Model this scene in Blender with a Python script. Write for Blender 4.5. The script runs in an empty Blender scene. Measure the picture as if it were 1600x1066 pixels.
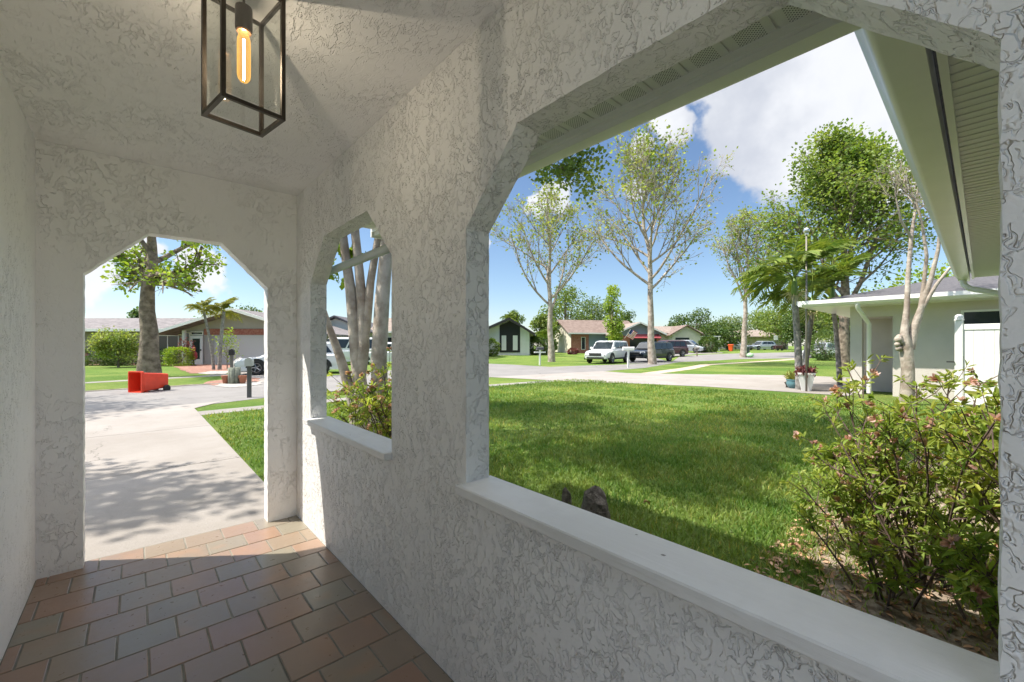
import bpy, math, random
import numpy as np
from mathutils import Vector, Matrix
from mathutils.geometry import tessellate_polygon
S = bpy.context.scene
COL = S.collection
rad = math.radians

# ------------------------------------------------------------ camera
F = 657.4; CX = 800; HY = 540; H = 1.30          # focal length, horizon and eye height measured in the photograph
YAW = math.atan2(588, 657.4)
fw = Vector((math.sin(YAW), math.cos(YAW), 0)); rt = Vector((math.cos(YAW), -math.sin(YAW), 0))
cam = bpy.data.cameras.new('camera'); co = bpy.data.objects.new('camera', cam); COL.objects.link(co)
cam.sensor_width = 36; cam.lens = 36 * F / 1600; cam.shift_y = 7 / 1600
cam.clip_start = 0.02; cam.clip_end = 2000
co.location = (0, 0, H); co.rotation_euler = (rad(90), 0, -YAW)
S.camera = co

# ------------------------------------------------------------ light
EL = rad(55.5); SAZ = Vector((-.796, .605, 0)).normalized()
sun = bpy.data.lights.new('sun', 'SUN'); sun.energy = 3.8; sun.angle = rad(.53); sun.color = (1, .93, .82)
so = bpy.data.objects.new('sun', sun); COL.objects.link(so)
sd = SAZ * math.cos(EL) + Vector((0, 0, math.sin(EL)))
so.rotation_euler = sd.to_track_quat('Z', 'Y').to_euler(); so.location = (0, 0, 30)
S.view_settings.view_transform = 'Standard'; S.view_settings.look = 'None'
S.view_settings.exposure = 1.02; S.view_settings.gamma = 1
S.cycles.max_bounces = 14; S.cycles.diffuse_bounces = 10; S.cycles.transparent_max_bounces = 12
S.cycles.caustics_reflective = False; S.cycles.caustics_refractive = False

def pdir(px, py):
    return (fw + rt * ((px - CX) / F) + Vector((0, 0, (HY - py) / F))).normalized()

w = bpy.data.worlds.new('World'); S.world = w; w.use_nodes = True
nt = w.node_tree; nt.nodes.clear()
class NB:                                       # small node builder
    def __init__(s, nt): s.nt = nt
    def n(s, t, **k):
        x = s.nt.nodes.new(t)
        for a, b in k.items(): setattr(x, a, b)
        return x
    def put(s, sock, v):
        if isinstance(v, bpy.types.NodeSocket): s.nt.links.new(v, sock)
        elif v is not None:
            if hasattr(sock, 'default_value') and isinstance(v, (tuple, list)) and len(v) == 3 and sock.type == 'RGBA': v = (*v, 1)
            sock.default_value = v
    def math(s, op, a, b=None, c=None, clamp=False):
        x = s.n('ShaderNodeMath', operation=op, use_clamp=clamp); s.put(x.inputs[0], a)
        if b is not None: s.put(x.inputs[1], b)
        if c is not None: s.put(x.inputs[2], c)
        return x.outputs[0]
    def vec(s, op, a, b=None, scale=None):
        x = s.n('ShaderNodeVectorMath', operation=op); s.put(x.inputs[0], a)
        if b is not None: s.put(x.inputs[1], b)
        if scale is not None: s.put(x.inputs[3], scale)
        return x.outputs['Value'] if op in ('LENGTH', 'DOT_PRODUCT', 'DISTANCE') else x.outputs[0]
    def noise(s, v, scale, detail=4, rough=.55, dist=0, out=0):
        x = s.n('ShaderNodeTexNoise'); s.put(x.inputs['Vector'], v)
        for a, b in (('Scale', scale), ('Detail', detail), ('Roughness', rough), ('Distortion', dist)): s.put(x.inputs[a], b)
        return x.outputs[out]
    def ss(s, v, a, b, lo=0., hi=1.):
        x = s.n('ShaderNodeMapRange', interpolation_type='SMOOTHSTEP'); s.put(x.inputs[0], v)
        for i, q in enumerate((a, b, lo, hi)): s.put(x.inputs[i + 1], q)
        return x.outputs[0]
    def mix(s, f, a, b, mode='MIX'):
        x = s.n('ShaderNodeMix', data_type='RGBA', blend_type=mode); s.put(x.inputs[0], f); s.put(x.inputs[6], a); s.put(x.inputs[7], b)
        return x.outputs[2]
nb = NB(nt)
sky = nb.n('ShaderNodeTexSky', sky_type='NISHITA'); sky.sun_disc = False
sky.sun_elevation = EL; sky.sun_rotation = math.atan2(SAZ.x, SAZ.y) % (2 * math.pi); sky.air_density = 1.0; sky.dust_density = .35; sky.ozone_density = 2.5
tc = nb.n('ShaderNodeTexCoord').outputs['Generated']
dirn = nb.vec('NORMALIZE', tc)
warp = nb.noise(dirn, 5.0, 5, .6, out=1)
wd = nb.vec('ADD', dirn, nb.vec('SCALE', nb.vec('SUBTRACT', warp, (.5, .5, .5)), scale=.16))
blobs = [(1215, 130, .17), (1310, 80, .20), (1160, 190, .12), (1265, 215, .15), (1190, 75, .16), (1340, 170, .2), (1050, 195, .06), (1000, 235, .045), (985, 300, .045),
         (866, 319, .05), (838, 322, .03), (150, 440, .07), (330, 430, .06), (230, 395, .05), (1420, 200, .2), (760, 380, .04), (1000, -200, .4), (600, -300, .3)]
m = None
for px, py, r in blobs:
    c = pdir(px, py)
    dd = nb.vec('DISTANCE', wd, tuple(c))
    q = nb.ss(dd, r * 1.15, r * .15)
    m = q if m is None else nb.math('MAXIMUM', m, q)
fb = nb.noise(dirn, 9, 8, .62)
cm = nb.ss(nb.math('ADD', m, nb.math('MULTIPLY', nb.math('SUBTRACT', fb, .5), 1.1)), .28, .62)
gen = nb.ss(nb.noise(dirn, 2.6, 7, .6), .62, .80, 0, .35)       # thin scattered cloud in the rest of the sky
zc = nb.n('ShaderNodeSeparateXYZ'); nb.put(zc.inputs[0], dirn)
hz = nb.ss(zc.outputs[2], .0, .12, .16, 0.)
cm = nb.math('MAXIMUM', nb.math('MULTIPLY', cm, .93), nb.math('MAXIMUM', gen, hz))
shade = nb.mix(nb.ss(nb.noise(dirn, 5, 5, .55), .35, .65), (4.6, 4.8, 5.3), (6.6, 6.7, 6.9))
# extra bright cloud added high overhead, out of the picture, to brighten the porch
over = nb.math('MULTIPLY', nb.ss(zc.outputs[2], .62, .8), nb.ss(nb.noise(dirn, 3, 5, .6), .38, .52))
shade = nb.mix(over, shade, (26, 26, 26.4)); cm = nb.math('MAXIMUM', cm, over)
skyc = nb.mix(1.0, sky.outputs[0], (1.04, 1.07, 1.10), 'MULTIPLY')
bg = nb.n('ShaderNodeBackground'); nb.put(bg.inputs[0], nb.mix(cm, skyc, shade)); bg.inputs[1].default_value = .076
wo = nb.n('ShaderNodeOutputWorld'); nt.links.new(bg.outputs[0], wo.inputs[0])

# ------------------------------------------------------------ helpers
GZ = -.06
def P(px, d, z=0.):
    v = fw * d + rt * ((px - CX) / F * d); return Vector((v.x, v.y, z))
RISE = .6
def gz(x, y):                                    # the ground climbs gently beyond the street
    u = x * fw.x + y * fw.y
    return GZ + RISE * min(max((u - 38) / 37, 0), 1)
def gu(u): return GZ + RISE * min(max((u - 38) / 37, 0), 1)
def G(px, py, z=0.):
    u = (H - GZ) * F / (py - HY)
    if u > 38: u = (H - GZ + RISE * 38 / 37) / ((py - HY) / F + RISE / 37)
    if u > 75: u = (H - GZ - RISE) * F / (py - HY)
    return P(px, u, gu(u) + z)
def PG(px, d): return P(px, d, gu(d))

def tag(o, label=None, cat=None, group=None, kind=None):
    if label: o['label'] = label
    if cat: o['category'] = cat
    if group: o['group'] = group
    if kind: o['kind'] = kind
    return o
def empty(name, loc, label, cat, rz=0, group=None):
    o = bpy.data.objects.new(name, None); COL.objects.link(o); o.location = loc; o.rotation_euler = (0, 0, rz); o.empty_display_size = .2
    return tag(o, label, cat, group)
def dup(root, loc, rz=None, label=None, scale=None):
    def cp(o, par):
        c = o.copy(); COL.objects.link(c); c.parent = par
        for ch in list(o.children): cp(ch, c)
        return c
    r = cp(root, None); r.location = loc
    if rz is not None: r.rotation_euler = (0, 0, rz)
    if label: r['label'] = label
    if scale: r.scale = scale
    return r
def arr_mesh(name, V, faces_flat, sizes, mat, parent=None, smooth=False, cols=None):
    me = bpy.data.meshes.new(name)
    V = np.asarray(V, dtype=np.float32); ff = np.asarray(faces_flat, dtype=np.int32); sz = np.asarray(sizes, dtype=np.int32)
    me.vertices.add(len(V)); me.vertices.foreach_set('co', V.ravel())
    me.loops.add(len(ff)); me.loops.foreach_set('vertex_index', ff)
    me.polygons.add(len(sz)); st = np.concatenate(([0], np.cumsum(sz)[:-1])).astype(np.int32)
    me.polygons.foreach_set('loop_start', st); me.polygons.foreach_set('loop_total', sz)
    me.polygons.foreach_set('use_smooth', np.full(len(sz), bool(smooth)))
    if cols is not None:
        a = me.color_attributes.new('tint', 'FLOAT_COLOR', 'POINT')
        c = np.ones((len(V), 4), dtype=np.float32); c[:, :3] = cols; a.data.foreach_set('color', c.ravel())
    me.update(calc_edges=True); me.validate()
    me.materials.append(mat)
    o = bpy.data.objects.new(name, me); COL.objects.link(o)
    if parent: o.parent = parent
    return o
class MB:
    def __init__(s): s.v = []; s.f = []; s.c = []; s.col = None
    def add(s, vs, fs):
        n = len(s.v); s.v += [tuple(v) for v in vs]; s.f += [tuple(i + n for i in f) for f in fs]
        s.c += [s.col or (1, 1, 1)] * len(vs); return s
    def box(s, a, b, rz=0, pivot=None):
        x0, y0, z0 = a; x1, y1, z1 = b
        vs = [Vector(p) for p in ((x0, y0, z0), (x1, y0, z0), (x1, y1, z0), (x0, y1, z0), (x0, y0, z1), (x1, y0, z1), (x1, y1, z1), (x0, y1, z1))]
        if rz:
            p = Vector(pivot or (0, 0, 0)); R = Matrix.Rotation(rz, 3, 'Z'); vs = [R @ (v - p) + p for v in vs]
        return s.add(vs, [(0, 3, 2, 1), (4, 5, 6, 7), (0, 1, 5, 4), (1, 2, 6, 5), (2, 3, 7, 6), (3, 0, 4, 7)])
    def bbox(s, a, b, r=.01):                    # box with chamfered edges
        x0, y0, z0 = a; x1, y1, z1 = b
        def ring(z, q): return [(x0 + q, y0, z), (x1 - q, y0, z), (x1, y0 + q, z), (x1, y1 - q, z), (x1 - q, y1, z), (x0 + q, y1, z), (x0, y1 - q, z), (x0, y0 + q, z)]
        def inr(z): return [(x0 + r, y0 + r, z), (x1 - r, y0 + r, z), (x1 - r, y0 + r, z), (x1 - r, y1 - r, z), (x1 - r, y1 - r, z), (x0 + r, y1 - r, z), (x0 + r, y1 - r, z), (x0 + r, y0 + r, z)]
        R = [inr(z0), ring(z0 + r, r), ring(z1 - r, r), inr(z1)]
        return s.loft(R, True, True)
    def loft(s, rings, cap0=False, cap1=False):
        n = len(rings[0]); vs = [p for r in rings for p in r]; fs = []
        for i in range(len(rings) - 1):
            for j in range(n):
                a = i * n + j; b = i * n + (j + 1) % n; fs.append((a, b, b + n, a + n))
        if cap0: fs.append(tuple(range(n))[::-1])
        if cap1: fs.append(tuple(range((len(rings) - 1) * n, len(rings) * n)))
        return s.add(vs, fs)
    def tube(s, pts, rr, n=6, cap=True):
        pts = [Vector(p) for p in pts]; rings = []
        if not isinstance(rr, (list, tuple)): rr = [rr] * len(pts)
        up = Vector((0, 0, 1)); prev = None
        for i, p in enumerate(pts):
            t = (pts[min(i + 1, len(pts) - 1)] - pts[max(i - 1, 0)])
            if t.length < 1e-9: t = up.copy()
            t.normalize()
            if prev is None:
                a = t.cross(Vector((1, 0, 0)) if abs(t.x) < .8 else Vector((0, 1, 0))).normalized()
            else:
                a = (prev - t * prev.dot(t)); a = a.normalized() if a.length > 1e-6 else t.orthogonal().normalized()
            prev = a; b = t.cross(a)
            rings.append([p + (a * math.cos(k * 2 * math.pi / n) + b * math.sin(k * 2 * math.pi / n)) * rr[i] for k in range(n)])
        return s.loft(rings, cap, cap)
    def lathe(s, prof, n=16, c=(0, 0, 0), axis='Z'):
        rings = []
        for r, z in prof:
            ring = []
            for k in range(n):
                a = 2 * math.pi * k / n; x, y = r * math.cos(a), r * math.sin(a)
                p = (x, y, z) if axis == 'Z' else ((x, z, y) if axis == 'Y' else (z, x, y))
                ring.append((p[0] + c[0], p[1] + c[1], p[2] + c[2]))
            rings.append(ring)
        return s.loft(rings, True, True)
    def prism(s, poly, z0, z1):                  # polygon in x,y extruded in z
        n = len(poly); vs = [(x, y, z0) for x, y in poly] + [(x, y, z1) for x, y in poly]
        return s.add(vs, [tuple(range(n))[::-1], tuple(range(n, 2 * n))] + [(i, (i + 1) % n, (i + 1) % n + n, i + n) for i in range(n)])
    def extr(s, poly, fn, a, b):                 # polygon u,v extruded along a third axis, fn(u,v,t) -> point
        n = len(poly); vs = [fn(u, v, a) for u, v in poly] + [fn(u, v, b) for u, v in poly]
        return s.add(vs, [tuple(range(n))[::-1], tuple(range(n, 2 * n))] + [(i, (i + 1) % n, (i + 1) % n + n, i + n) for i in range(n)])
    def slab(s, outer, holes, fn, t0, t1):       # polygon with holes, thickness t0..t1
        loops = [outer] + holes
        tri = tessellate_polygon([[Vector((u, v, 0)) for u, v in L] for L in loops])
        flat = [p for L in loops for p in L]; n = len(flat)
        fs = [tuple(t) for t in tri] + [tuple(i + n for i in t[::-1]) for t in tri]
        k = 0
        for L in loops:
            m_ = len(L)
            for i in range(m_): a = k + i; b = k + (i + 1) % m_; fs.append((a, b, b + n, a + n))
            k += m_
        return s.add([fn(u, v, t0) for u, v in flat] + [fn(u, v, t1) for u, v in flat], fs)
    def obj(s, name, mat, parent=None, smooth=False, tint=False):
        return arr_mesh(name, s.v, [i for f in s.f for i in f], [len(f) for f in s.f], mat, parent, smooth, s.c if tint else None)
    def thing(s, name, mat, label, cat, group=None, smooth=False, tint=False):
        return tag(s.obj(name, mat, None, smooth, tint), label, cat, group)

def autosmooth(o, ang=40):
    me = o.data
    me.polygons.foreach_set('use_smooth', [True] * len(me.polygons))
    me.set_sharp_from_angle(angle=rad(ang)); return o

# ------------------------------------------------------------ materials
def mat(name, col, rough=.7, metal=0, spec=.5, var=.0, vscale=5, bump=0, bscale=40, tint=False, col2=None, emit=None, estr=0, coat=0, detail=5):
    m = bpy.data.materials.new(name); m.use_nodes = True; nt = m.node_tree; b = nt.nodes['Principled BSDF']; q = NB(nt)
    pos = q.n('ShaderNodeTexCoord').outputs['Object']
    c = col
    if var or col2:
        f = q.noise(pos, vscale, detail, .6)
        c2 = col2 or tuple(min(1, x * (1 + var)) for x in col); c1 = col if col2 else tuple(x * (1 - var) for x in col)
        c = q.mix(q.ss(f, .32, .68), c1, c2)
    if tint:
        a = q.n('ShaderNodeAttribute', attribute_name='tint'); c = q.mix(1.0, c, a.outputs[0], 'MULTIPLY')
    q.put(b.inputs['Base Color'], c); b.inputs['Roughness'].default_value = rough; b.inputs['Metallic'].default_value = metal
    b.inputs['Specular IOR Level'].default_value = spec; b.inputs['Coat Weight'].default_value = coat
    if bump:
        bn = q.n('ShaderNodeBump'); bn.inputs['Strength'].default_value = 1; bn.inputs['Distance'].default_value = bump
        q.put(bn.inputs['Height'], q.noise(pos, bscale, 4, .6)); nt.links.new(bn.outputs[0], b.inputs['Normal'])
    if emit: b.inputs['Emission Color'].default_value = (*emit, 1); b.inputs['Emission Strength'].default_value = estr
    return m
def leafmat(name, col, col2, trans=.45, vscale=.8, tint=True, rough=.5):
    m = bpy.data.materials.new(name); m.use_nodes = True; nt = m.node_tree; q = NB(nt); b = nt.nodes['Principled BSDF']
    pos = q.n('ShaderNodeTexCoord').outputs['Object']
    c = q.mix(q.ss(q.noise(pos, vscale, 3, .6), .35, .65), col, col2)
    if tint: c = q.mix(1.0, c, q.n('ShaderNodeAttribute', attribute_name='tint').outputs[0], 'MULTIPLY')
    q.put(b.inputs['Base Color'], c); b.inputs['Roughness'].default_value = rough; b.inputs['Specular IOR Level'].default_value = .35
    tr = q.n('ShaderNodeBsdfTranslucent'); q.put(tr.inputs[0], q.mix(1.0, c, (1.25, 1.2, .6), 'MULTIPLY'))
    mx = q.n('ShaderNodeMixShader'); mx.inputs[0].default_value = trans
    nt.links.new(b.outputs[0], mx.inputs[1]); nt.links.new(tr.outputs[0], mx.inputs[2]); nt.links.new(mx.outputs[0], nt.nodes['Material Output'].inputs[0])
    return m
def stucco(name, col, depth=.004, stretch=(1, 1, 1), scale=1., cover=.5):
    m = bpy.data.materials.new(name); m.use_nodes = True; nt = m.node_tree; q = NB(nt); b = nt.nodes['Principled BSDF']
    pos = q.n('ShaderNodeTexCoord').outputs['Object']; v = q.vec('MULTIPLY', pos, stretch)
    wv = q.vec('ADD', v, q.vec('SCALE', q.vec('SUBTRACT', q.noise(v, 20 * scale, 3, .65, out=1), (.5, .5, .5)), scale=.045 / scale))
    nA = q.noise(wv, 10 * scale, 2, .5); nB = q.noise(q.vec('ADD', wv, (7.3, 1.9, 4.4)), 18 * scale, 2, .5); n3 = q.noise(pos, 2.0, 3, .5); n4 = q.noise(pos, 150, 3, .6)
    # a flat coat broken by short torn ledges and grooves, crowded in some zones and nearly absent in others
    nC = q.noise(q.vec('ADD', wv, (1.7, 5.5, 9.1)), 31 * scale, 2, .5); fC = q.math('MULTIPLY', q.ss(q.noise(v, 34 * scale, 2, .6), .46, .53), q.ss(q.noise(pos, 3.3, 3, .6), .42, .56))
    zone = q.ss(q.noise(pos, 2.4 * scale, 4, .65), .56 - .22 * cover, .64 - .10 * cover, .08 + .3 * cover, 1.)
    fA = q.math('MULTIPLY', q.ss(q.noise(v, 19 * scale, 3, .6), .47, .53), zone); fB = q.math('MULTIPLY', q.ss(q.noise(q.vec('ADD', v, (3.1, 8.2, .4)), 26 * scale, 3, .6), .49, .55), zone)
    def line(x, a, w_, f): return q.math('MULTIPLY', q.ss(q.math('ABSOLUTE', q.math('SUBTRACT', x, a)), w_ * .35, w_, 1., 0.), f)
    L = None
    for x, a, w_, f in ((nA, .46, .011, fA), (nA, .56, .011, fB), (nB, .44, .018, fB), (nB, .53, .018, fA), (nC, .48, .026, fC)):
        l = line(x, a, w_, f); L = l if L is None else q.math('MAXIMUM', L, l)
    led = q.math('MULTIPLY', q.math('MULTIPLY', q.math('SUBTRACT', q.ss(nA, .46, .475), .5), fA), .55)
    led2 = q.math('MULTIPLY', q.math('MULTIPLY', q.math('SUBTRACT', q.ss(nB, .53, .55), .5), fA), .4)
    h = q.math('ADD', q.math('MULTIPLY', L, -.8), q.math('ADD', led, led2))
    h = q.math('ADD', h, q.math('MULTIPLY', n4, .10)); h = q.math('ADD', h, q.math('MULTIPLY', n3, .6)); h = q.math('ADD', h, q.math('MULTIPLY', q.noise(pos, 40, 3, .6), .16))
    bn = q.n('ShaderNodeBump'); bn.inputs['Strength'].default_value = 1; bn.inputs['Distance'].default_value = depth
    q.put(bn.inputs['Height'], h); nt.links.new(bn.outputs[0], b.inputs['Normal'])
    c = q.mix(q.ss(q.noise(pos, 1.3, 4, .6), .3, .7), tuple(x * .97 for x in col), tuple(min(1, x * 1.02) for x in col))
    c = q.mix(q.math('MULTIPLY', L, .04), c, (.30, .285, .26))                               # grooves tinted darker for the shade that bump relief cannot cast
    q.put(b.inputs['Base Color'], c); b.inputs['Roughness'].default_value = .6; b.inputs['Specular IOR Level'].default_value = .35
    return m
M = {}
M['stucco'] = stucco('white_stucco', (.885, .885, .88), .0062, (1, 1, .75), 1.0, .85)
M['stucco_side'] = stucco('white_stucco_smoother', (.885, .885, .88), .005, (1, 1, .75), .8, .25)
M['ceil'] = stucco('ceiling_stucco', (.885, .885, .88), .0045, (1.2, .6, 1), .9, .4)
def sill_mat():
    m = bpy.data.materials.new('painted_sill'); m.use_nodes = True; nt = m.node_tree; q = NB(nt); b = nt.nodes['Principled BSDF']
    pos = q.n('ShaderNodeTexCoord').outputs['Object']; st = q.vec('MULTIPLY', pos, (14, 1, 14))
    gr = q.noise(st, 6, 6, .65); vo = q.n('ShaderNodeTexVoronoi', feature='F1'); q.put(vo.inputs['Vector'], pos); vo.inputs['Scale'].default_value = 9
    sc = q.ss(q.math('ADD', vo.outputs['Distance'], q.math('MULTIPLY', q.noise(pos, 60, 3, .7), .12)), .10, .115, 1., 0.)
    scr = q.ss(q.noise(st, 3.5, 8, .75), .70, .74, 0, .7)
    c = q.mix(q.ss(q.noise(pos, 2.2, 5, .65), .35, .65), (.76, .765, .76), (.86, .865, .865)); c = q.mix(scr, c, (.48, .48, .47)); c = q.mix(q.math('MULTIPLY', sc, .85), c, (.16, .14, .12))
    q.put(b.inputs['Base Color'], c); q.put(b.inputs['Roughness'], q.ss(gr, .3, .7, .32, .55))
    bn = q.n('ShaderNodeBump'); bn.inputs['Distance'].default_value = .003; q.put(bn.inputs['Height'], q.math('SUBTRACT', gr, sc)); nt.links.new(bn.outputs[0], b.inputs['Normal'])
    return m
M['sill'] = sill_mat()
M['trim'] = mat('white_vinyl_trim', (.84, .835, .81), .3, var=.02)
M['white'] = mat('white_paint', (.8, .8, .78), .45)
M['bronze'] = mat('dark_bronze', (.055, .045, .035), .4, .7, var=.2, vscale=20)
M['black'] = mat('black_rubber', (.02, .02, .02), .7)
M['grey_post'] = mat('dark_grey_paint', (.09, .09, .095), .5)
M['dark'] = mat('garage_shade', (.02, .025, .03), .15, spec=.6)  # near-black colour standing for the shade inside open garages
M['glass_dark'] = mat('dark_glass', (.025, .035, .045), .06, spec=.5)
def paving(name, c1, c2, bump, stain, crack=1.1):
    m = bpy.data.materials.new(name); m.use_nodes = True; nt = m.node_tree; q = NB(nt); b = nt.nodes['Principled BSDF']
    pos = q.n('ShaderNodeTexCoord').outputs['Object']
    c = q.mix(q.ss(q.noise(pos, .7, 6, .65), .3, .7), c1, c2)
    c = q.mix(q.ss(q.noise(pos, 2.6, 6, .7), .54, .74, 0, .45), c, stain)                     # weathering
    c = q.mix(q.ss(q.noise(pos, 120, 2, .6), .55, .75, 0, .35), c, tuple(x * .55 for x in c1))    # aggregate
    c = q.mix(q.ss(q.noise(q.vec('MULTIPLY', pos, (1, .12, 1)), 3.2, 4, .6), .60, .8, 0, .28), c, tuple(x * .6 for x in c1))   # wheel streaks
    vo = q.n('ShaderNodeTexVoronoi', feature='DISTANCE_TO_EDGE'); q.put(vo.inputs['Vector'], q.vec('ADD', pos, q.vec('SCALE', q.noise(pos, 1.5, 5, .7, out=1), scale=.9))); vo.inputs['Scale'].default_value = .28
    ck = q.math('MULTIPLY', q.ss(vo.outputs['Distance'], .0, .0035 * crack, 1., 0.), q.ss(q.noise(pos, .5, 3, .5), .45, .55))
    c = q.mix(q.math('MULTIPLY', ck, .8), c, (.06, .055, .045))
    q.put(b.inputs['Base Color'], c); b.inputs['Roughness'].default_value = .88
    bn = q.n('ShaderNodeBump'); bn.inputs['Distance'].default_value = bump; q.put(bn.inputs['Height'], q.noise(pos, 75, 4, .65)); nt.links.new(bn.outputs[0], b.inputs['Normal'])
    return m
M['concrete'] = paving('concrete_drive', (.265, .24, .218), (.325, .30, .28), .003, (.26, .23, .19))
M['road'] = paving('pale_road', (.195, .185, .18), (.24, .23, .223), .005, (.21, .195, .18), 2)
M['walk'] = paving('sidewalk', (.23, .213, .195), (.28, .262, .245), .003, (.24, .21, .18))
M['mulch'] = mat('red_mulch', (.20, .09, .065), .95, col2=(.36, .2, .15), vscale=9, bump=.02, bscale=25)
M['shingle_d'] = mat('dark_shingle', (.065, .065, .075), .85, col2=(.11, .105, .115), vscale=14, bump=.01, bscale=12)
M['shingle_g'] = mat('grey_shingle', (.13, .118, .12), .9, col2=(.22, .20, .20), vscale=3, bump=.01, bscale=12)
M['shingle_b'] = mat('brown_shingle', (.15, .105, .085), .9, col2=(.22, .165, .14), vscale=2.5, bump=.01, bscale=12)
M['shingle_t'] = mat('tan_shingle', (.22, .175, .145), .9, col2=(.29, .235, .20), vscale=2.5, bump=.01, bscale=12)
M['brick'] = mat('red_brick', (.30, .10, .075), .85, col2=(.42, .2, .15), vscale=8, bump=.006, bscale=10)
def plain_wall(n, c): return mat(n, c, .8, var=.05, vscale=1.2, bump=.003, bscale=35)
M['w_grey'] = plain_wall('grey_wall', (.40, .385, .365)); M['w_white'] = plain_wall('white_wall', (.74, .74, .72)); M['w_tan'] = plain_wall('tan_wall', (.50, .43, .36))
M['w_blue'] = plain_wall('blue_grey_wall', (.24, .29, .36)); M['w_taupe'] = plain_wall('taupe_wall', (.30, .255, .225)); M['w_cream'] = plain_wall('cream_wall', (.62, .58, .48)); M['w_nb'] = plain_wall('neighbour_wall', (.62, .575, .54))
M['bark'] = mat('grey_bark', (.10, .075, .055), .9, col2=(.30, .24, .19), vscale=3.5, bump=.04, bscale=9)
M['bark_pale'] = mat('pale_bark', (.24, .19, .15), .8, col2=(.50, .44, .375), vscale=3.2, bump=.02, bscale=11)
M['bark_d'] = mat('dark_stem', (.06, .04, .035), .8, col2=(.16, .11, .09), vscale=30)
M['palm'] = mat('palm_trunk', (.16, .15, .14), .85, col2=(.32, .31, .29), vscale=9, bump=.01, bscale=10)
M['shaft'] = mat('crown_shaft', (.16, .26, .05), .5, var=.2)
M['leaf_s'] = leafmat('sycamore_leaf', (.19, .27, .06), (.32, .37, .11))
M['leaf_f'] = leafmat('fresh_leaf', (.20, .32, .04), (.34, .44, .07))
M['leaf_b'] = leafmat('broad_tree_leaf', (.13, .215, .04), (.27, .35, .08), .42)
M['leaf_d'] = leafmat('dark_leaf', (.045, .095, .022), (.12, .18, .04), .3)
M['leaf_m'] = leafmat('mid_leaf', (.11, .18, .035), (.22, .29, .06), .35)
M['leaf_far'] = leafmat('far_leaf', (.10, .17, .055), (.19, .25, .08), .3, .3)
M['azalea'] = leafmat('azalea_leaf', (.22, .33, .06), (.42, .48, .12), .5, 3)
M['flower'] = leafmat('faded_flower', (.40, .22, .18), (.72, .50, .45), .35, 30)
M['palm_leaf'] = leafmat('palm_leaf', (.12, .20, .035), (.26, .33, .07), .35, 2)
M['palm_y'] = leafmat('yellow_palm_leaf', (.22, .26, .05), (.34, .34, .09), .35, 2)
M['dry'] = mat('dry_leaf', (.30, .17, .10), .8, col2=(.5, .33, .22), vscale=5, tint=True)
# ------------------------------------------------------------ ground
def grass_mat():
    m = bpy.data.materials.new('lawn'); m.use_nodes = True; nt = m.node_tree; q = NB(nt); b = nt.nodes['Principled BSDF']
    pos = q.n('ShaderNodeTexCoord').outputs['Object']
    c = q.mix(q.ss(q.noise(pos, .35, 5, .6), .35, .7), (.105, .20, .03), (.235, .295, .07))
    c = q.mix(q.ss(q.noise(pos, 7, 5, .7), .52, .75, 0, .6), c, (.27, .26, .09))
    c = q.mix(q.ss(q.noise(pos, 40, 3, .7), .35, .7, 0, .7), c, (.07, .11, .02))
    q.put(b.inputs['Base Color'], c); b.inputs['Roughness'].default_value = .9; b.inputs['Specular IOR Level'].default_value = .15
    bn = q.n('ShaderNodeBump'); bn.inputs['Distance'].default_value = .05; q.put(bn.inputs['Height'], q.noise(pos, 28, 5, .75)); nt.links.new(bn.outputs[0], b.inputs['Normal'])
    return m
M['lawn'] = grass_mat()
def drape(o, z):                                 # cut a flat sheet where the ground starts and stops climbing, then lay it on the ground
    import bmesh
    bm = bmesh.new(); bm.from_mesh(o.data)
    for u in (38, 75):
        bmesh.ops.bisect_plane(bm, geom=bm.verts[:] + bm.edges[:] + bm.faces[:], plane_co=fw * u, plane_no=fw)
    for v in bm.verts: v.co.z = gz(v.co.x, v.co.y) + z
    bmesh.ops.recalc_face_normals(bm, faces=bm.faces)
    bm.to_mesh(o.data); bm.free()
    if o.data.polygons[0].normal.z < 0: o.data.flip_normals()
g = MB()
g.add([(-600, -300, GZ), (700, -300, GZ), (700, 900, GZ), (-600, 900, GZ)], [(0, 1, 2, 3)])
go = tag(g.obj('ground', M['lawn']), kind='structure'); drape(go, 0)
def sheet(name, pts, z, mt, kind='structure', jit=0, seed=0):
    rng = random.Random(seed); P2 = []
    for i, a in enumerate(pts):
        b = pts[(i + 1) % len(pts)]; L = math.dist(a[:2], b[:2]); n = max(1, int(L / .25)) if jit else 1
        for k in range(n):
            t = k / n; P2.append((a[0] + (b[0] - a[0]) * t + rng.uniform(-jit, jit), a[1] + (b[1] - a[1]) * t + rng.uniform(-jit, jit)))
    tri = tessellate_polygon([[Vector((x, y, 0)) for x, y in P2]])
    o = MB().add([(x, y, z) for x, y in P2], [tuple(t) for t in tri]).obj(name, mt)
    drape(o, z - GZ)
    return tag(o, kind=kind)
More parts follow.
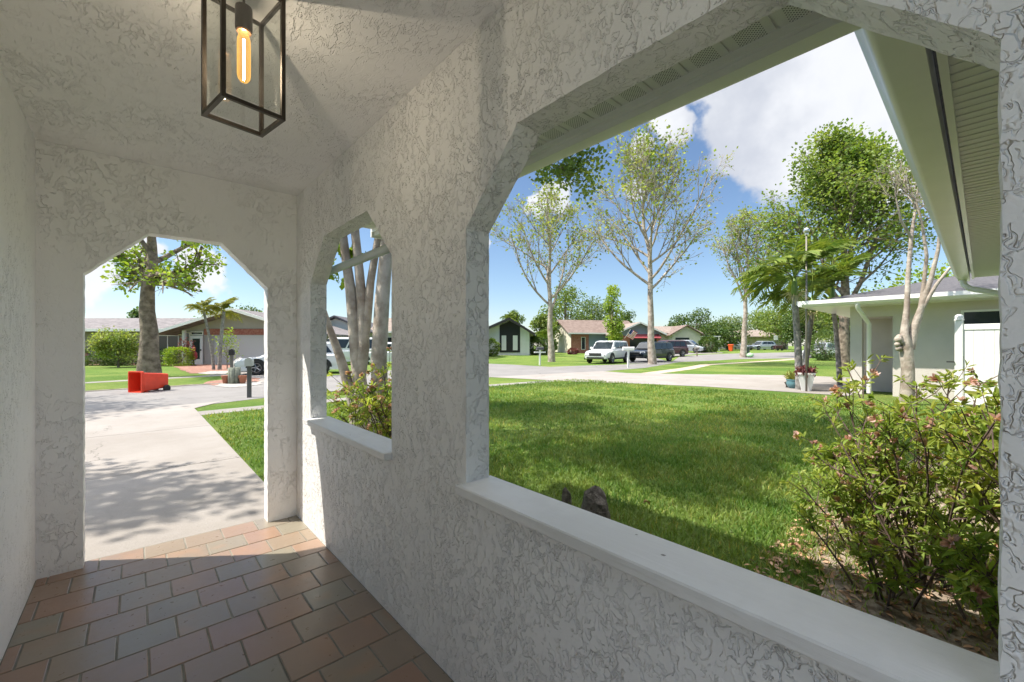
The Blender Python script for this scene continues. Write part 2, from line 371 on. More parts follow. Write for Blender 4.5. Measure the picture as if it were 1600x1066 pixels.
# street in front of the house, running along x, then curving away
near = [(-40, 8), (-8, 9.6), (-2.0, 10.8), (.9, 11.7), (2.5, 12.4), (6, 13.2), (11.2, 14.0), (18.3, 13.3), (23, 13.6), (33, 16.8), (52, 14.6), (120, 12)]
near = near[:-3] + [tuple(G(1062, 566)[:2]), tuple(G(1150, 561.5)[:2]), tuple(G(1245, 560)[:2]), tuple(P(1330, 48)[:2]), tuple(P(1500, 48)[:2])]
far = [tuple(P(1500, 62)[:2]), tuple(G(1245, 550.5)[:2]), tuple(G(1150, 552.5)[:2]), tuple(G(1105, 554)[:2]), tuple(G(1062, 557)[:2]), tuple(G(1050, 565)[:2]), tuple(G(985, 569.5)[:2]), tuple(G(913, 571.5)[:2]), tuple(G(860, 573.5)[:2]), tuple(G(800, 570)[:2]), tuple(G(764, 568.5)[:2]), (14, 23.2), (7, 19.8), (3.4, 18.2), (-1, 17.6), (-8, 17), (-40, 17)]
sheet('road', near + far, GZ + .006, M['road'])
# sidewalk pieces
sheet('sidewalk', [(.95, 10.15), (8.5, 10.9), (14.2, 10.6), (14.2, 11.15), (8.5, 11.45), (.95, 10.75)], GZ + .004, M['walk'])
sheet('far_sidewalk', [(-40, 21.2), (-1.4, 21.4), (3.0, 22.7), (6, 24), (5.6, 24.8), (2.6, 23.5), (-1.5, 22.1), (-40, 21.9)], GZ + .004, M['walk'])
# driveways
d = MB()
ys = [3.615, 5.9, 8.6, 11.3]
for a, b in zip(ys[:-1], ys[1:]): d.box((-5.6, a, GZ - .1), (.93, b - .012, GZ + .03))
d.box((-6, -9, GZ - .1), (1.03, -.47, GZ + .03)); d.box((.93, 3.615, GZ - .1), (1.04, 4.3, GZ + .029))  # first slab is unseen, added behind the camera to bounce sunlight into the porch
tag(d.obj('driveway_and_bounce_slab', M['concrete']), kind='structure')
sheet('driveway_apron', [(-6.2, 9.0), (-5.6, 11.28), (.93, 11.28), (1.6, 12.3), (-1, 11.6), (-8, 9.8)], GZ + .012, M['concrete'])
sheet('neighbour_driveway', [(14.25, 2.4), (14.0, 6.1), (13.3, 8.1), (12.3, 10.2), (11.3, 14.1), (18.4, 13.4), (18.0, 11.6), (20.0, 8.6), (22.3, 5.6), (22.6, 2.4)], GZ + .009, M['concrete'])
sheet('sidewalk_east', [(18.5, 11.2), (24, 12.0), (30, 13.4), (52, 12.3), (52, 11.5), (30, 12.6), (24, 11.1), (18.8, 10.4)], GZ + .004, mat('worn_path', (.40, .30, .23), .9, col2=(.50, .42, .35), vscale=2))
sheet('red_house_driveway', [G(980, 569)[:2], G(1052, 566)[:2], G(1012, 556)[:2], G(984, 556)[:2]], GZ + .009, M['road'])
sheet('van_driveway', [G(1050, 557)[:2], G(1092, 553.2)[:2], G(1070, 550.2)[:2], G(1046, 550.5)[:2]], GZ + .009, M['road'])
sheet('far_driveway', [G(1085, 553.5)[:2], G(1130, 552)[:2], G(1128, 550.6)[:2], G(1086, 551.2)[:2]], GZ + .009, M['walk'])
# mulch around the house across the street and by the azaleas
sheet('mulch_bed', [G(130, 571)[:2], G(268, 572)[:2], G(282, 578)[:2], G(300, 584)[:2], G(330, 583)[:2], G(352, 582)[:2], G(372, 572)[:2], G(372, 566)[:2], G(130, 566)[:2]], GZ + .012, M['mulch'], jit=.1)
sheet('mulch_strip', [G(315, 600)[:2], G(340, 604)[:2], G(372, 601)[:2], G(404, 598)[:2], G(404, 591)[:2], G(376, 590)[:2], G(345, 594)[:2], G(325, 596)[:2]], GZ + .013, M['mulch'], jit=.1)
sheet('white_gravel_bed', [G(308, 584)[:2], G(330, 586)[:2], G(352, 585)[:2], G(362, 580)[:2], G(330, 580.5)[:2]], GZ + .018, mat('white_gravel', (.25, .235, .22), .9, col2=(.44, .42, .39), vscale=7, bump=.02, bscale=9), jit=.06)
sheet('gravel_verge', [G(334, 604)[:2], G(360, 606.5)[:2], G(380, 605)[:2], G(408, 601)[:2], G(408, 597)[:2], G(380, 599)[:2], G(352, 598)[:2]], GZ + .018, bpy.data.materials['white_gravel'], jit=.06)
sheet('house_driveway_west', [G(352, 566.5)[:2], G(372, 590)[:2], G(382, 597)[:2], G(420, 597)[:2], G(440, 566)[:2]], GZ + .008, M['concrete'])
sheet('road_edge_dirt', [(-9, 17.0), (-5, 17.05), (-1, 17.5), (3.4, 18.1), (3.3, 18.45), (-1, 17.85), (-5, 17.4), (-9, 17.3)], GZ + .016, M['mulch'] and mat('edge_dirt', (.10, .085, .065), .95, col2=(.24, .21, .17), vscale=6, bump=.02, bscale=14), jit=.09, seed=8)
soil = mat('bed_soil', (.19, .14, .10), .95, col2=(.44, .36, .29), vscale=14, bump=.012, bscale=60)
sheet('planting_bed', [(1.05, -.48), (1.06, .42), (1.5, .36), (2.0, .42), (2.5, .45), (3.2, .75), (4.2, .95), (5.6, .7), (7.4, .4), (9.0, -.48)], GZ + .012, soil, jit=.06, seed=3)

# ------------------------------------------------------------ the house we stand in
house = empty('house', (0, 0, 0), 'white textured stucco house whose open porch with red tiled floor surrounds the view', 'house')
rng = random.Random(5)
def rough(poly, step=.03, j=.0018):
    out = []
    for i, a in enumerate(poly):
        b = poly[(i + 1) % len(poly)]; L = math.dist(a, b); n = max(1, int(L / step))
        out.append(a)
        for k in range(1, n):
            t = k / n; out.append((a[0] + (b[0] - a[0]) * t + rng.uniform(-j, j), a[1] + (b[1] - a[1]) * t + rng.uniform(-j, j)))
    return out
XR = .92; XO = 1.03; YF = 3.5; YO = 3.61; ZC = 2.444; XL = -.414
def arch(a, b, z0):                               # opening with clipped upper corners
    return [(a, z0), (a, 1.737), (a + .29, 2.02), (b - .285, 2.02), (b, 1.737), (b, z0)]
big = arch(-.018, 1.287, .752); small = arch(1.9, 3.165, .752)
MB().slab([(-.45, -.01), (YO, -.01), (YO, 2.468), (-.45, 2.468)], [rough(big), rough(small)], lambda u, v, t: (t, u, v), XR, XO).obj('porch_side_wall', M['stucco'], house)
dr = [(-.228, -.01), (-.228, 1.722), (.062, 2.01), (.442, 2.01), (.722, 1.722), (.722, -.01)]
door_edge = rough(dr[:], .03)[:-31]
de = []
for i in range(5):
    a, b = dr[i], dr[i + 1]; n = int(math.dist(a, b) / .03); de.append(a)
    for k in range(1, n):
        t = k / n; de.append((a[0] + (b[0] - a[0]) * t + rng.uniform(-.0018, .0018), a[1] + (b[1] - a[1]) * t + rng.uniform(-.0018, .0018)))
de.append(dr[5])
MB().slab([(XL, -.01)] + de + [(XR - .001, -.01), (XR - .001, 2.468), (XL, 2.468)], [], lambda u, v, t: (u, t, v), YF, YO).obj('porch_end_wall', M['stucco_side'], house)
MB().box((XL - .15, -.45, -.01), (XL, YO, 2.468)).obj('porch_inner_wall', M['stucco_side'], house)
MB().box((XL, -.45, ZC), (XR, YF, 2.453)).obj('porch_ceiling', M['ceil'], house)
# tiles
def tile_mat():
    m = bpy.data.materials.new('porch_tile'); m.use_nodes = True; nt = m.node_tree; q = NB(nt); b = nt.nodes['Principled BSDF']
    pos = q.n('ShaderNodeTexCoord').outputs['Object']; a = q.n('ShaderNodeAttribute', attribute_name='tint').outputs[0]
    sp = q.n('ShaderNodeSeparateColor'); q.put(sp.inputs[0], a)
    off = q.vec('ADD', pos, q.vec('SCALE', a, scale=9.0))
    n = q.noise(off, 4.5, 2, .5)
    c = q.mix(q.ss(sp.outputs[0], .0, 1.), (.285, .225, .165), (.33, .205, .145))
    c = q.mix(q.ss(sp.outputs[1], .5, 1., 0, .8), c, (.26, .245, .195))
    c = q.mix(q.ss(n, .52, .80, 0, .55), c, (.42, .23, .13))
    c = q.mix(q.ss(q.noise(off, 2.6, 2, .5), .5, .85, 0, .45), c, (.19, .155, .125))
    q.put(b.inputs['Base Color'], c); q.put(b.inputs['Roughness'], q.ss(q.noise(pos, 25, 4, .6), .3, .7, .27, .40)); b.inputs['Specular IOR Level'].default_value = .7
    bn = q.n('ShaderNodeBump'); bn.inputs['Distance'].default_value = .0004; q.put(bn.inputs['Height'], q.noise(pos, 35, 4, .6)); nt.links.new(bn.outputs[0], b.inputs['Normal'])
    return m
t = MB(); T = .2030; gp = .0035
k = -19; rr = random.Random(11)
while True:
    y0 = 2.385 + T * k; y1 = min(y0 + T, 3.612)
    if y0 > 3.6: break
    if y1 > -.45:
        x = .142 + (0 if k % 2 == 0 else T / 2) - T * 4
        while x < XR:
            a = max(x + gp, XL + .004); b = min(x + T - gp, XR - .004)
            if b - a > .012:
                t.col = (rr.random(), rr.random(), rr.random())
                yy0 = max(y0 + gp, -.45); yy1 = y1 - gp; r = .0025; dz = rr.uniform(-.0006, .0006)
                if yy1 - yy0 > .01:
                    t.add([(a, yy0, -.008), (b, yy0, -.008), (b, yy1, -.008), (a, yy1, -.008), (a, yy0, -.0022), (b, yy0, -.0022), (b, yy1, -.0022), (a, yy1, -.0022),
                           (a + r, yy0 + r, dz), (b - r, yy0 + r, dz), (b - r, yy1 - r, dz), (a + r, yy1 - r, dz)],
                          [(0, 1, 5, 4), (1, 2, 6, 5), (2, 3, 7, 6), (3, 0, 4, 7), (4, 5, 9, 8), (5, 6, 10, 9), (6, 7, 11, 10), (7, 4, 8, 11), (8, 9, 10, 11)])
            x += T
    k += 1
fl = t.obj('porch_floor', tile_mat(), house, tint=True)
MB().box((XL, -.45, -.2), (XR, 3.613, -.0032)).obj('grout', mat('grout', (.23, .22, .185), .9, var=.2, vscale=8, bump=.001, bscale=120), fl)
# window sills
for a, b in ((-.03, 1.302), (1.893, 3.178)):
    MB().bbox((.879, a, .75), (1.05, b, .786), .004).obj('window_sill', M['sill'], house)
# soffit with ribs every 6 inches
def perf():
    m = bpy.data.materials.new('perforated_vinyl'); m.use_nodes = True; nt = m.node_tree; q = NB(nt); b = nt.nodes['Principled BSDF']
    pos = q.n('ShaderNodeTexCoord').outputs['Object']; s = q.n('ShaderNodeSeparateXYZ'); q.put(s.inputs[0], pos)
    u = q.math('MULTIPLY', q.math('ADD', s.outputs[0], s.outputs[1]), 78); v = q.math('MULTIPLY', q.math('SUBTRACT', s.outputs[0], s.outputs[1]), 78)
    fu = q.math('SUBTRACT', q.math('FRACT', u), .5); fv = q.math('SUBTRACT', q.math('FRACT', v), .5)
    r = q.math('SQRT', q.math('ADD', q.math('MULTIPLY', fu, fu), q.math('MULTIPLY', fv, fv)))
    band = q.math('FRACT', q.math('MULTIPLY', q.math('ADD', s.outputs[1], 3.048), 1 / .1524))
    msk = q.math('MULTIPLY', q.math('MULTIPLY', q.math('LESS_THAN', r, .26), q.math('GREATER_THAN', band, .22)), q.math('LESS_THAN', band, .80))
    q.put(b.inputs['Base Color'], q.mix(msk, (.78, .78, .75), (.05, .05, .045))); b.inputs['Roughness'].default_value = .5
    return m
s = MB(); ZS = 2.37
y = -.0; k = 0
while y < 3.74:
    y1 = min(y + .1524, 3.75); s.box((XO + .002, y + .008, ZS), (1.62, y1 - .002, ZS + .01)); s.box((XO + .002, y - .002, ZS + .008), (1.62, y + .008, ZS + .012)); y += .1524
s.obj('soffit', perf(), house)
s = MB(); x = XO + .002
slots = mat('ribbed_vinyl', (.78, .78, .75), .5)
x = 1.03
while x < 9.8:
    for q_ in range(4): s.box((max(x + .008 + q_ * .036, 1.034), -.5, ZS + (.0 if q_ % 2 == 0 else .0035)), (x + .008 + (q_ + 1) * .036, .0 if x < 1.60 else .084, ZS + .012))
    s.box((max(x - .002, 1.034), -.5, ZS + .009), (x + .008, .0 if x < 1.60 else .084, ZS + .013)); x += .1524
s.obj('wing_soffit', slots, house)
MB().box((1.62, .112, 2.342), (1.645, 3.75, 2.47)).obj('fascia', M['trim'], house)
MB().box((1.62, .084, 2.342), (9.8, .110, 2.47)).obj('wing_fascia', M['trim'], house)
gp_ = [(0, 0), (.075, 0), (.090, .004), (.100, .014), (.108, .035), (.118, .06), (.138, .082), (.145, .095), (.145, .126), (.137, .126), (0, .126)]
autosmooth(MB().extr([(1.647 + u, 2.314 + v) for u, v in gp_], lambda u, v, q: (u, q, v), .245, 3.752).obj('gutter', M['trim'], house), 30)
gp2 = [(0, 0), (.100, 0), (.120, .006), (.130, .016), (.136, .035), (.146, .06), (.162, .082), (.172, .095), (.172, .126), (.160, .126), (0, .126)]
autosmooth(MB().extr([(.130 + u, 2.314 + v) for u, v in gp2], lambda u, v, q: (q, u, v), 1.646, 9.8).obj('wing_gutter', M['trim'], house), 30)
MB().box((1.62, 3.752, 2.30), (1.80, 3.775, 2.50)).obj('gutter_end_cap', M['trim'], house)
# downspout running along the wall outside the small window, and the one at the end of the wing
dsp = MB().tube([(1.69, 2.05, 2.33), (1.69, 2.05, 2.24), (1.64, 2.10, 2.15), (1.20, 2.16, 1.92), (1.10, 2.22, 1.875), (1.09, 2.34, 1.862), (1.09, 3.0, 1.86), (1.09, 3.45, 1.855), (1.085, 3.52, 1.83), (1.08, 3.55, 1.75), (1.08, 3.55, .0)], .028, 8)
autosmooth(dsp.obj('downspout', mat('pale_blue_grey_pipe', (.55, .62, .62), .4), house), 50)
autosmooth(MB().tube([(9.55, .2, 2.33), (9.55, .19, 2.24), (9.5, .13, 2.17), (9.5, -.38, 2.0), (9.5, -.45, 1.93), (9.5, -.46, 0)], .042, 8).obj('wing_downspout', M['trim'], house), 50)
MB().box((1.032, -6.6, GZ), (9.2, -.5, 2.38)).obj('wing_wall', M['w_grey'], house)
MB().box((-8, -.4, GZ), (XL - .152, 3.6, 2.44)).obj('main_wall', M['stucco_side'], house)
MB().extr([(1.66, 2.456), (1.70, 2.475), (-3.5, 4.2), (-8.7, 2.475), (-8.7, 2.456)], lambda u, v, q: (u, q, v), -.52, 3.75).obj('roof', M['shingle_d'], house)
MB().extr([(.11, 2.457), (.22, 2.478), (-3.5, 3.7), (-7.2, 2.478), (-7.2, 2.457)], lambda u, v, q: (q, u, v), 1.8, 9.8).obj('wing_roof', M['shingle_d'], house)

# ------------------------------------------------------------ lantern
lan = empty('ceiling_lantern', (.262, 1.6, ZC), 'dark bronze open box lantern with one glowing tube bulb on the porch ceiling', 'lantern', rad(10))
L = ZC - 2.038; hw = .085; bw = .006
b = MB()
for sx in (-1, 1):
    for sy in (-1, 1): b.box((sx * hw - bw, sy * hw - bw, -L), (sx * hw + bw, sy * hw + bw, -.001))
for z in (-L + bw, -.012):
    for sx in (-1, 1):
        b.box((sx * hw - bw * .97, -hw + bw, z - bw), (sx * hw + bw * .97, hw - bw, z + bw)); b.box((-hw + bw, sx * hw - bw * .97, z - bw * .98), (hw - bw, sx * hw + bw * .97, z + bw * .98))
b.obj('frame', M['bronze'], lan)
MB().box((-hw + bw, -hw + bw, -.009), (hw - bw, hw - bw, -.003)).obj('canopy', M['white'], lan)
def glassm(name, tint=(1, 1, 1), gl=.07, rough=.02):
    m = bpy.data.materials.new(name); m.use_nodes = True; nt = m.node_tree; nt.nodes.clear(); q = NB(nt)
    t_ = q.n('ShaderNodeBsdfTransparent'); q.put(t_.inputs[0], tint); g_ = q.n('ShaderNodeBsdfGlossy'); g_.inputs['Roughness'].default_value = rough
    mx = q.n('ShaderNodeMixShader'); mx.inputs[0].default_value = gl; nt.links.new(t_.outputs[0], mx.inputs[1]); nt.links.new(g_.outputs[0], mx.inputs[2])
    o = q.n('ShaderNodeOutputMaterial'); nt.links.new(mx.outputs[0], o.inputs[0]); return m
gm = glassm('clear_pane', (.95, .96, .95)); 
for sx in (-1, 1):
    MB().box((sx * hw - .001, -hw + bw, -L + .02), (sx * hw + .001, hw - bw, -.02)).obj('glass_pane', gm, lan)
    MB().box((-hw + bw, sx * hw - .001, -L + .02), (hw - bw, sx * hw + .001, -.02)).obj('glass_pane', gm, lan)
sk = autosmooth(MB().lathe([(.004, -.009), (.004, -.035), (.012, -.038), (.0235, -.046), (.0245, -.052), (.0245, -.118), (.022, -.122)], 24).obj('socket', M['bronze'], lan), 40)
am = bpy.data.materials.new('amber_bulb'); am.use_nodes = True; nt = am.node_tree; nt.nodes.clear(); q = NB(nt)
t_ = q.n('ShaderNodeBsdfTransparent'); q.put(t_.inputs[0], (1, .93, .80)); e_ = q.n('ShaderNodeEmission'); q.put(e_.inputs[0], (1, .50, .10)); e_.inputs[1].default_value = 1.1
lw = q.n('ShaderNodeLayerWeight'); lw.inputs[0].default_value = .35
mx = q.n('ShaderNodeMixShader'); q.put(mx.inputs[0], q.ss(lw.outputs['Facing'], 0, 1, .22, .6)); nt.links.new(t_.outputs[0], mx.inputs[1]); nt.links.new(e_.outputs[0], mx.inputs[2])
o_ = q.n('ShaderNodeOutputMaterial'); nt.links.new(mx.outputs[0], o_.inputs[0])
bulb = autosmooth(MB().lathe([(.010, -.118), (.012, -.130), (.0185, -.15), (.0192, -.17), (.0192, -.265), (.017, -.277), (.011, -.286), (.002, -.290)], 24).obj('bulb', am, lan), 60)
fm = mat('glowing_filament', (1, .6, .2), emit=(1, .88, .76), estr=380)
MB().tube([(0, 0, -.15), (0, 0, -.282)], .0022, 6).obj('filament', fm, bulb)
MB().lathe([(.0205, -.122), (.0205, -.128), (.012, -.129)], 20).obj('socket_rim', mat('lit_brass', (.8, .4, .2), .3, .8), sk)
# ------------------------------------------------------------ vegetation helpers
def leaf_arrays(C, A, N_, size, width, rng, shape='diamond', fold=.25, tv=(.75, 1.25)):
    n = len(C); C = np.asarray(C, float); A = A / np.linalg.norm(A, axis=1, keepdims=True)
    B = np.cross(A, N_); B /= np.linalg.norm(B, axis=1, keepdims=True) + 1e-9; Nn = np.cross(B, A)
    s = np.asarray(size).reshape(-1, 1) * np.ones((n, 1)); wd = s * width
    if shape == 'diamond':
        V = np.stack([C, C + A * s * .55 + B * wd * .5 + Nn * s * fold * .3, C + A * s, C + A * s * .45 - B * wd * .5 + Nn * s * fold * .3], 1); k = 4
        f = np.arange(n * 4).reshape(n, 4); flat = f.ravel(); sz = np.full(n, 4)
    elif shape == 'blade':
        V = np.stack([C - B * wd * .5, C + B * wd * .5, C + A * s * .55 + B * wd * .4 + Nn * s * fold * .25, C + A * s * .55 - B * wd * .4 + Nn * s * fold * .25, C + A * s + Nn * s * fold], 1); k = 5
        b = (np.arange(n) * 5)[:, None]; flat = np.concatenate([b + np.array([0, 1, 2, 3]), b + np.array([3, 2, 4])], 1).ravel(); sz = np.tile([4, 3], n)
    else:
        V = np.stack([C, C + A * s * .35 + B * wd * .42 + Nn * s * fold * .2, C + A * s * .7 + B * wd * .42 + Nn * s * fold * .1, C + A * s - Nn * s * fold * .3,
                      C + A * s * .7 - B * wd * .42 + Nn * s * fold * .1, C + A * s * .35 - B * wd * .42 + Nn * s * fold * .2], 1); k = 6
        b = (np.arange(n) * 6)[:, None]; flat = np.concatenate([b + np.array([0, 1, 2, 3]), b + np.array([0, 3, 4, 5])], 1).ravel(); sz = np.full(2 * n, 4)
    t = rng.uniform(tv[0], tv[1], (n, 1)); hue = rng.uniform(-.10, .12, (n, 1))
    col = np.concatenate([t * (1 + hue), t, t * (1 - hue)], 1)
    return V.reshape(-1, 3), flat, sz, np.repeat(col, k, 0)
def leaf_obj(name, C, size, width, mt, parent, seed=0, shape='diamond', up=.35, fold=.25, A=None, tv=(.75, 1.25)):
    rng = np.random.default_rng(seed); n = len(C)
    if A is None: A = rng.normal(size=(n, 3)); A[:, 2] -= .25
    Nn = rng.normal(size=(n, 3)) * .8; Nn[:, 2] += up * 3
    s = size * rng.uniform(.65, 1.35, n)
    V, f, z, c = leaf_arrays(C, np.asarray(A, float), Nn, s, width, rng, shape, fold, tv)
    return arr_mesh(name, V, f, z, mt, parent, False, c)
def rotv(d, ang, rng):
    a = d.orthogonal().normalized(); a.rotate(Matrix.Rotation(rng.uniform(0, 2 * math.pi), 3, d))
    v = d.copy(); v.rotate(Matrix.Rotation(ang, 3, a)); return v
def grow(mb, tips, p, d, L, r, depth, rng, o):
    n = max(3, int(L / o.get('seg', .6))); n = min(n, 9); pts = [p.copy()]; rr = [r]; d = d.normalized(); dirs = [d.copy()]
    for i in range(n):
        d = (d + Vector((rng.gauss(0, 1), rng.gauss(0, 1), rng.gauss(0, 1))) * o.get('wob', .12) + Vector((0, 0, o.get('trop', .06)))).normalized()
        p = p + d * (L / n); pts.append(p.copy()); dirs.append(d.copy()); rr.append(max(r * (1 - (1 - o.get('taper', .35)) * (i + 1) / n), .004 * o.get('minr', 1)))
    mb.tube(pts, rr, 8 if r > .12 else (6 if r > .05 else (4 if r > .02 else 3)), cap=False)
    if depth <= o.get('leafdepth', 1):
        for i in range(1, len(pts)): tips.append((pts[i], dirs[i]))
    if depth > 0:
        nc = o['nc'][min(depth, len(o['nc']) - 1)]
        for k in range(nc):
            t = o.get('t0', .25) + (1 - o.get('t0', .25)) * (k + rng.random()) / nc; i = min(int(t * n), n)
            dd = rotv(dirs[i], rad(rng.uniform(*o.get('ang', (28, 55)))), rng)
            grow(mb, tips, pts[i], dd, L * rng.uniform(*o.get('lr', (.45, .7))) * (1.15 - .5 * t), rr[i] * .6, depth - 1, rng, o)
def scatter(tips, per, sig, rng):
    T = np.array([tuple(t[0]) for t in tips]); C = np.repeat(T, per, 0)
    return C + rng.normal(size=C.shape) * sig
def tree(label, base, H_, r, limbs, seed, leafm, lsize, per, sig, o, bark='bark', cat='tree', group=None, name='tree', spine=True, lean=(0, 0), keep=None, width=.8):
    rng = random.Random(seed); nr = np.random.default_rng(seed)
    root = empty(name, base, label, cat, 0, group); mb = MB(); tips = []
    if spine:
        pts = []; rr = []
        n = 10
        for i in range(n + 1):
            t = i / n; pts.append(Vector((lean[0] * t + rng.uniform(-1, 1) * .025 * H_ * t, lean[1] * t + rng.uniform(-1, 1) * .025 * H_ * t, H_ * t - (.15 if i == 0 else 0))))
            rr.append(r * (1.25 if i == 0 else 1) * (1 - .93 * t))
        mb.tube(pts, rr, 10, cap=False)
        for (t, ang, az, L) in limbs:
            i = t * n; a = pts[int(i)].lerp(pts[min(int(i) + 1, n)], i - int(i))
            d = Vector((math.sin(rad(ang)) * math.cos(az), math.sin(rad(ang)) * math.sin(az), math.cos(rad(ang))))
            grow(mb, tips, a, d, L, r * (1 - .93 * t) * .6, o.get('depth', 3), rng, o)
    else:
        for (pts, rr, dep, L) in limbs:
            pts = [Vector(p) for p in pts]; mb.tube(pts, rr, 9, cap=False)
            dd = (pts[-1] - pts[-2]).normalized()
            if dep >= 0:
                grow(mb, tips, pts[-1], dd, L, rr[-1], dep, rng, o)
                for k in range(3): grow(mb, tips, pts[-1], rotv(dd, rad(rng.uniform(18, 42)), rng), L * .9, rr[-1] * .75, dep, rng, o)
    mb.obj('trunk', M[bark], root, smooth=True)
    if per > 0 and tips:
        if keep: tips = [t for t in tips if keep(t[0] + Vector(base))]
        if per < 1: tips = [t for t in tips if rng.random() < per]; per = 1
        leaf_obj('crown', scatter(tips, int(per), sig, nr), lsize, width, M[leafm], root, seed)
    return root
def clump_tree(label, base, h, w_, n, seed, leafm, ls, trunk_h=.3, cat='tree', group=None, nclump=14, bark='bark', name='tree', tall=1.):
    rng = random.Random(seed); nr = np.random.default_rng(seed); root = empty(name, base, label, cat, 0, group)
    mb = MB(); C = []
    mb.tube([(0, 0, -.2), (rng.uniform(-.1, .1), 0, h * trunk_h), (rng.uniform(-.3, .3), rng.uniform(-.3, .3), h * .75)], [w_ * .035 + .05, w_ * .028 + .03, .03], 7)
    for k in range(nclump):
        a = rng.uniform(0, 2 * math.pi); q = math.sqrt(rng.random()) * .72; zt = rng.uniform(0, 1)
        env = math.sqrt(max(.12, 1 - (2 * zt - .9) ** 2 * .85)); cr = w_ * .5 * rng.uniform(.28, .5)
        c = np.array([math.cos(a) * q * w_ * .5 * env, math.sin(a) * q * w_ * .5 * env, h * trunk_h + cr * .5 + zt * (h * (1 - trunk_h) - cr * 1.3)])
        mb.tube([(0, 0, h * trunk_h * rng.uniform(.7, 1.2)), tuple(c * .6 + np.array([0, 0, h * .12])), tuple(c)], [.06 * w_ / 4, .04 * w_ / 4, .015], 4, cap=False)
        m = n // nclump; v = nr.normal(size=(m, 3)); v /= np.linalg.norm(v, axis=1, keepdims=True)
        C.append(c + v * (cr * nr.uniform(.55, 1.12, (m, 1)) ** .7) * np.array([1, 1, .8 * tall]) + nr.normal(size=(m, 3)) * cr * .12)
    mb.obj('trunk', M[bark], root, smooth=True)
    leaf_obj('crown', np.concatenate(C), ls, .75, M[leafm], root, seed)
    return root
def shrub(label, base, size, n, seed, leafm, ls, sq=.0, cat='shrub', group=None, rz=0, name='shrub', shape='diamond'):
    nr = np.random.default_rng(seed); v = nr.normal(size=(n, 3)); v /= np.linalg.norm(v, axis=1, keepdims=True)
    if sq:
        m = np.max(np.abs(v), axis=1, keepdims=True); v = v / (m * sq + (1 - sq))
    ph = nr.uniform(0, 6, 3); wob = 1 + .10 * np.sin(v[:, :1] * 5 + ph[0]) * np.sin(v[:, 1:2] * 6 + ph[1]) + .05 * np.sin(v[:, 2:] * 11 + ph[2])
    C = v * wob * nr.uniform(.80, 1.04, (n, 1)) * np.array(size) * .5; C[:, 2] = np.maximum(C[:, 2] + size[2] * .5, .01)
    root = empty(name, base, label, cat, rz, group)
    leaf_obj('foliage', C, ls, .7, M[leafm], root, seed, shape)
    r2 = MB()
    rg = random.Random(seed)
    for k in range(9):
        a = rg.uniform(0, 6.28); r2.tube([(rg.uniform(-.05, .05), rg.uniform(-.05, .05), -.02), (math.cos(a) * size[0] * .2, math.sin(a) * size[1] * .2, size[2] * .45), (math.cos(a) * size[0] * .38, math.sin(a) * size[1] * .38, size[2] * .8)], [.02, .014, .005], 4)
    r2.obj('stems', M['bark_d'], root)
    return root

# ------------------------------------------------------------ trees
AZ = lambda px: math.atan2((rt * 1).y, (rt * 1).x) if px > 0 else math.atan2(-rt.y, -rt.x)   # azimuth to picture right / left
AR = math.atan2(rt.y, rt.x)
# big street tree across the road, seen through the doorway
o = dict(nc=[0, 3, 4, 4], seg=.5, wob=.13, trop=.02, ang=(25, 60), lr=(.45, .7), depth=3, leafdepth=1)
def keep0(p):                                     # bare lower trunk
    return p.z > 3.9
tree('large broad-trunked tree with fresh green leaves behind the tipped red bin', G(233, 589), 9.5, .40,
     [(.44, 68, AR + .2, 3.4), (.46, 66, AR + math.pi, 2.2), (.45, 80, AR - .5, 3.0), (.5, 60, AR + 2.5, 2.6), (.52, 50, AR + .9, 3.6), (.55, 45, AR - 2.2, 3.4), (.6, 42, AR - 1, 3.4), (.66, 35, AR + 1.7, 3.2), (.75, 35, AR, 2.6), (.8, 35, AR + 3.5, 2.6), (.42, 84, AR + 2.9, 1.9), (.43, 88, AR + .1, 2.2)],
     3, 'leaf_f', .16, 2, .14, o, 'bark', keep=keep0)
# sparse spring sycamores beyond the street
def syc(px, py, H_, r, seed, label, spread=1., lean=0, per=1, leaf='leaf_s', tstart=.34, n=16, lim=(24, 50), group='half bare street trees', dep=3, ls=.21):
    rg = random.Random(seed); limbs = []
    for k in range(n):
        t = tstart + (.93 - tstart) * (k / n) ** 1.1; limbs.append((t, rg.uniform(*lim) * spread, k * 2.4 + rg.uniform(-.4, .4), H_ * .50 * (1.10 - t) * rg.uniform(.8, 1.2) + .9))
    oo = dict(nc=[0, 4, 5, 5], seg=.7, wob=.09, trop=.07, ang=(22, 48), lr=(.42, .66), depth=dep, leafdepth=0, minr=2.6)
    return tree(label, G(px, py), H_, r, limbs, seed, leaf, ls, per, .22, oo, 'bark_pale', lean=(rt.x * lean, rt.y * lean), group=group)
syc(862, 565.5, 14.0, .27, 21, 'pale-trunked half bare tree on the verge by the house with the black gable panel', 1.2, -.5, per=.6, tstart=.30, n=14)
syc(1020, 569.5, 16.3, .26, 22, 'tallest half bare tree, rising beside the dark parked car', 1.2, -.8, per=.55, tstart=.33, n=22)
syc(1161, 558.5, 15.3, .30, 23, 'half bare slim tree in front of the green bin, left of the palms', .85, .6, per=.7, tstart=.34, n=15)
# dense upright green tree in front of the blue grey house
b = G(957, 558); clump_tree('bright green upright bushy tree in front of the blue grey house', b, 7.6, 2.7, 5200, 31, 'leaf_f', .19, .12, nclump=26, tall=1.5)
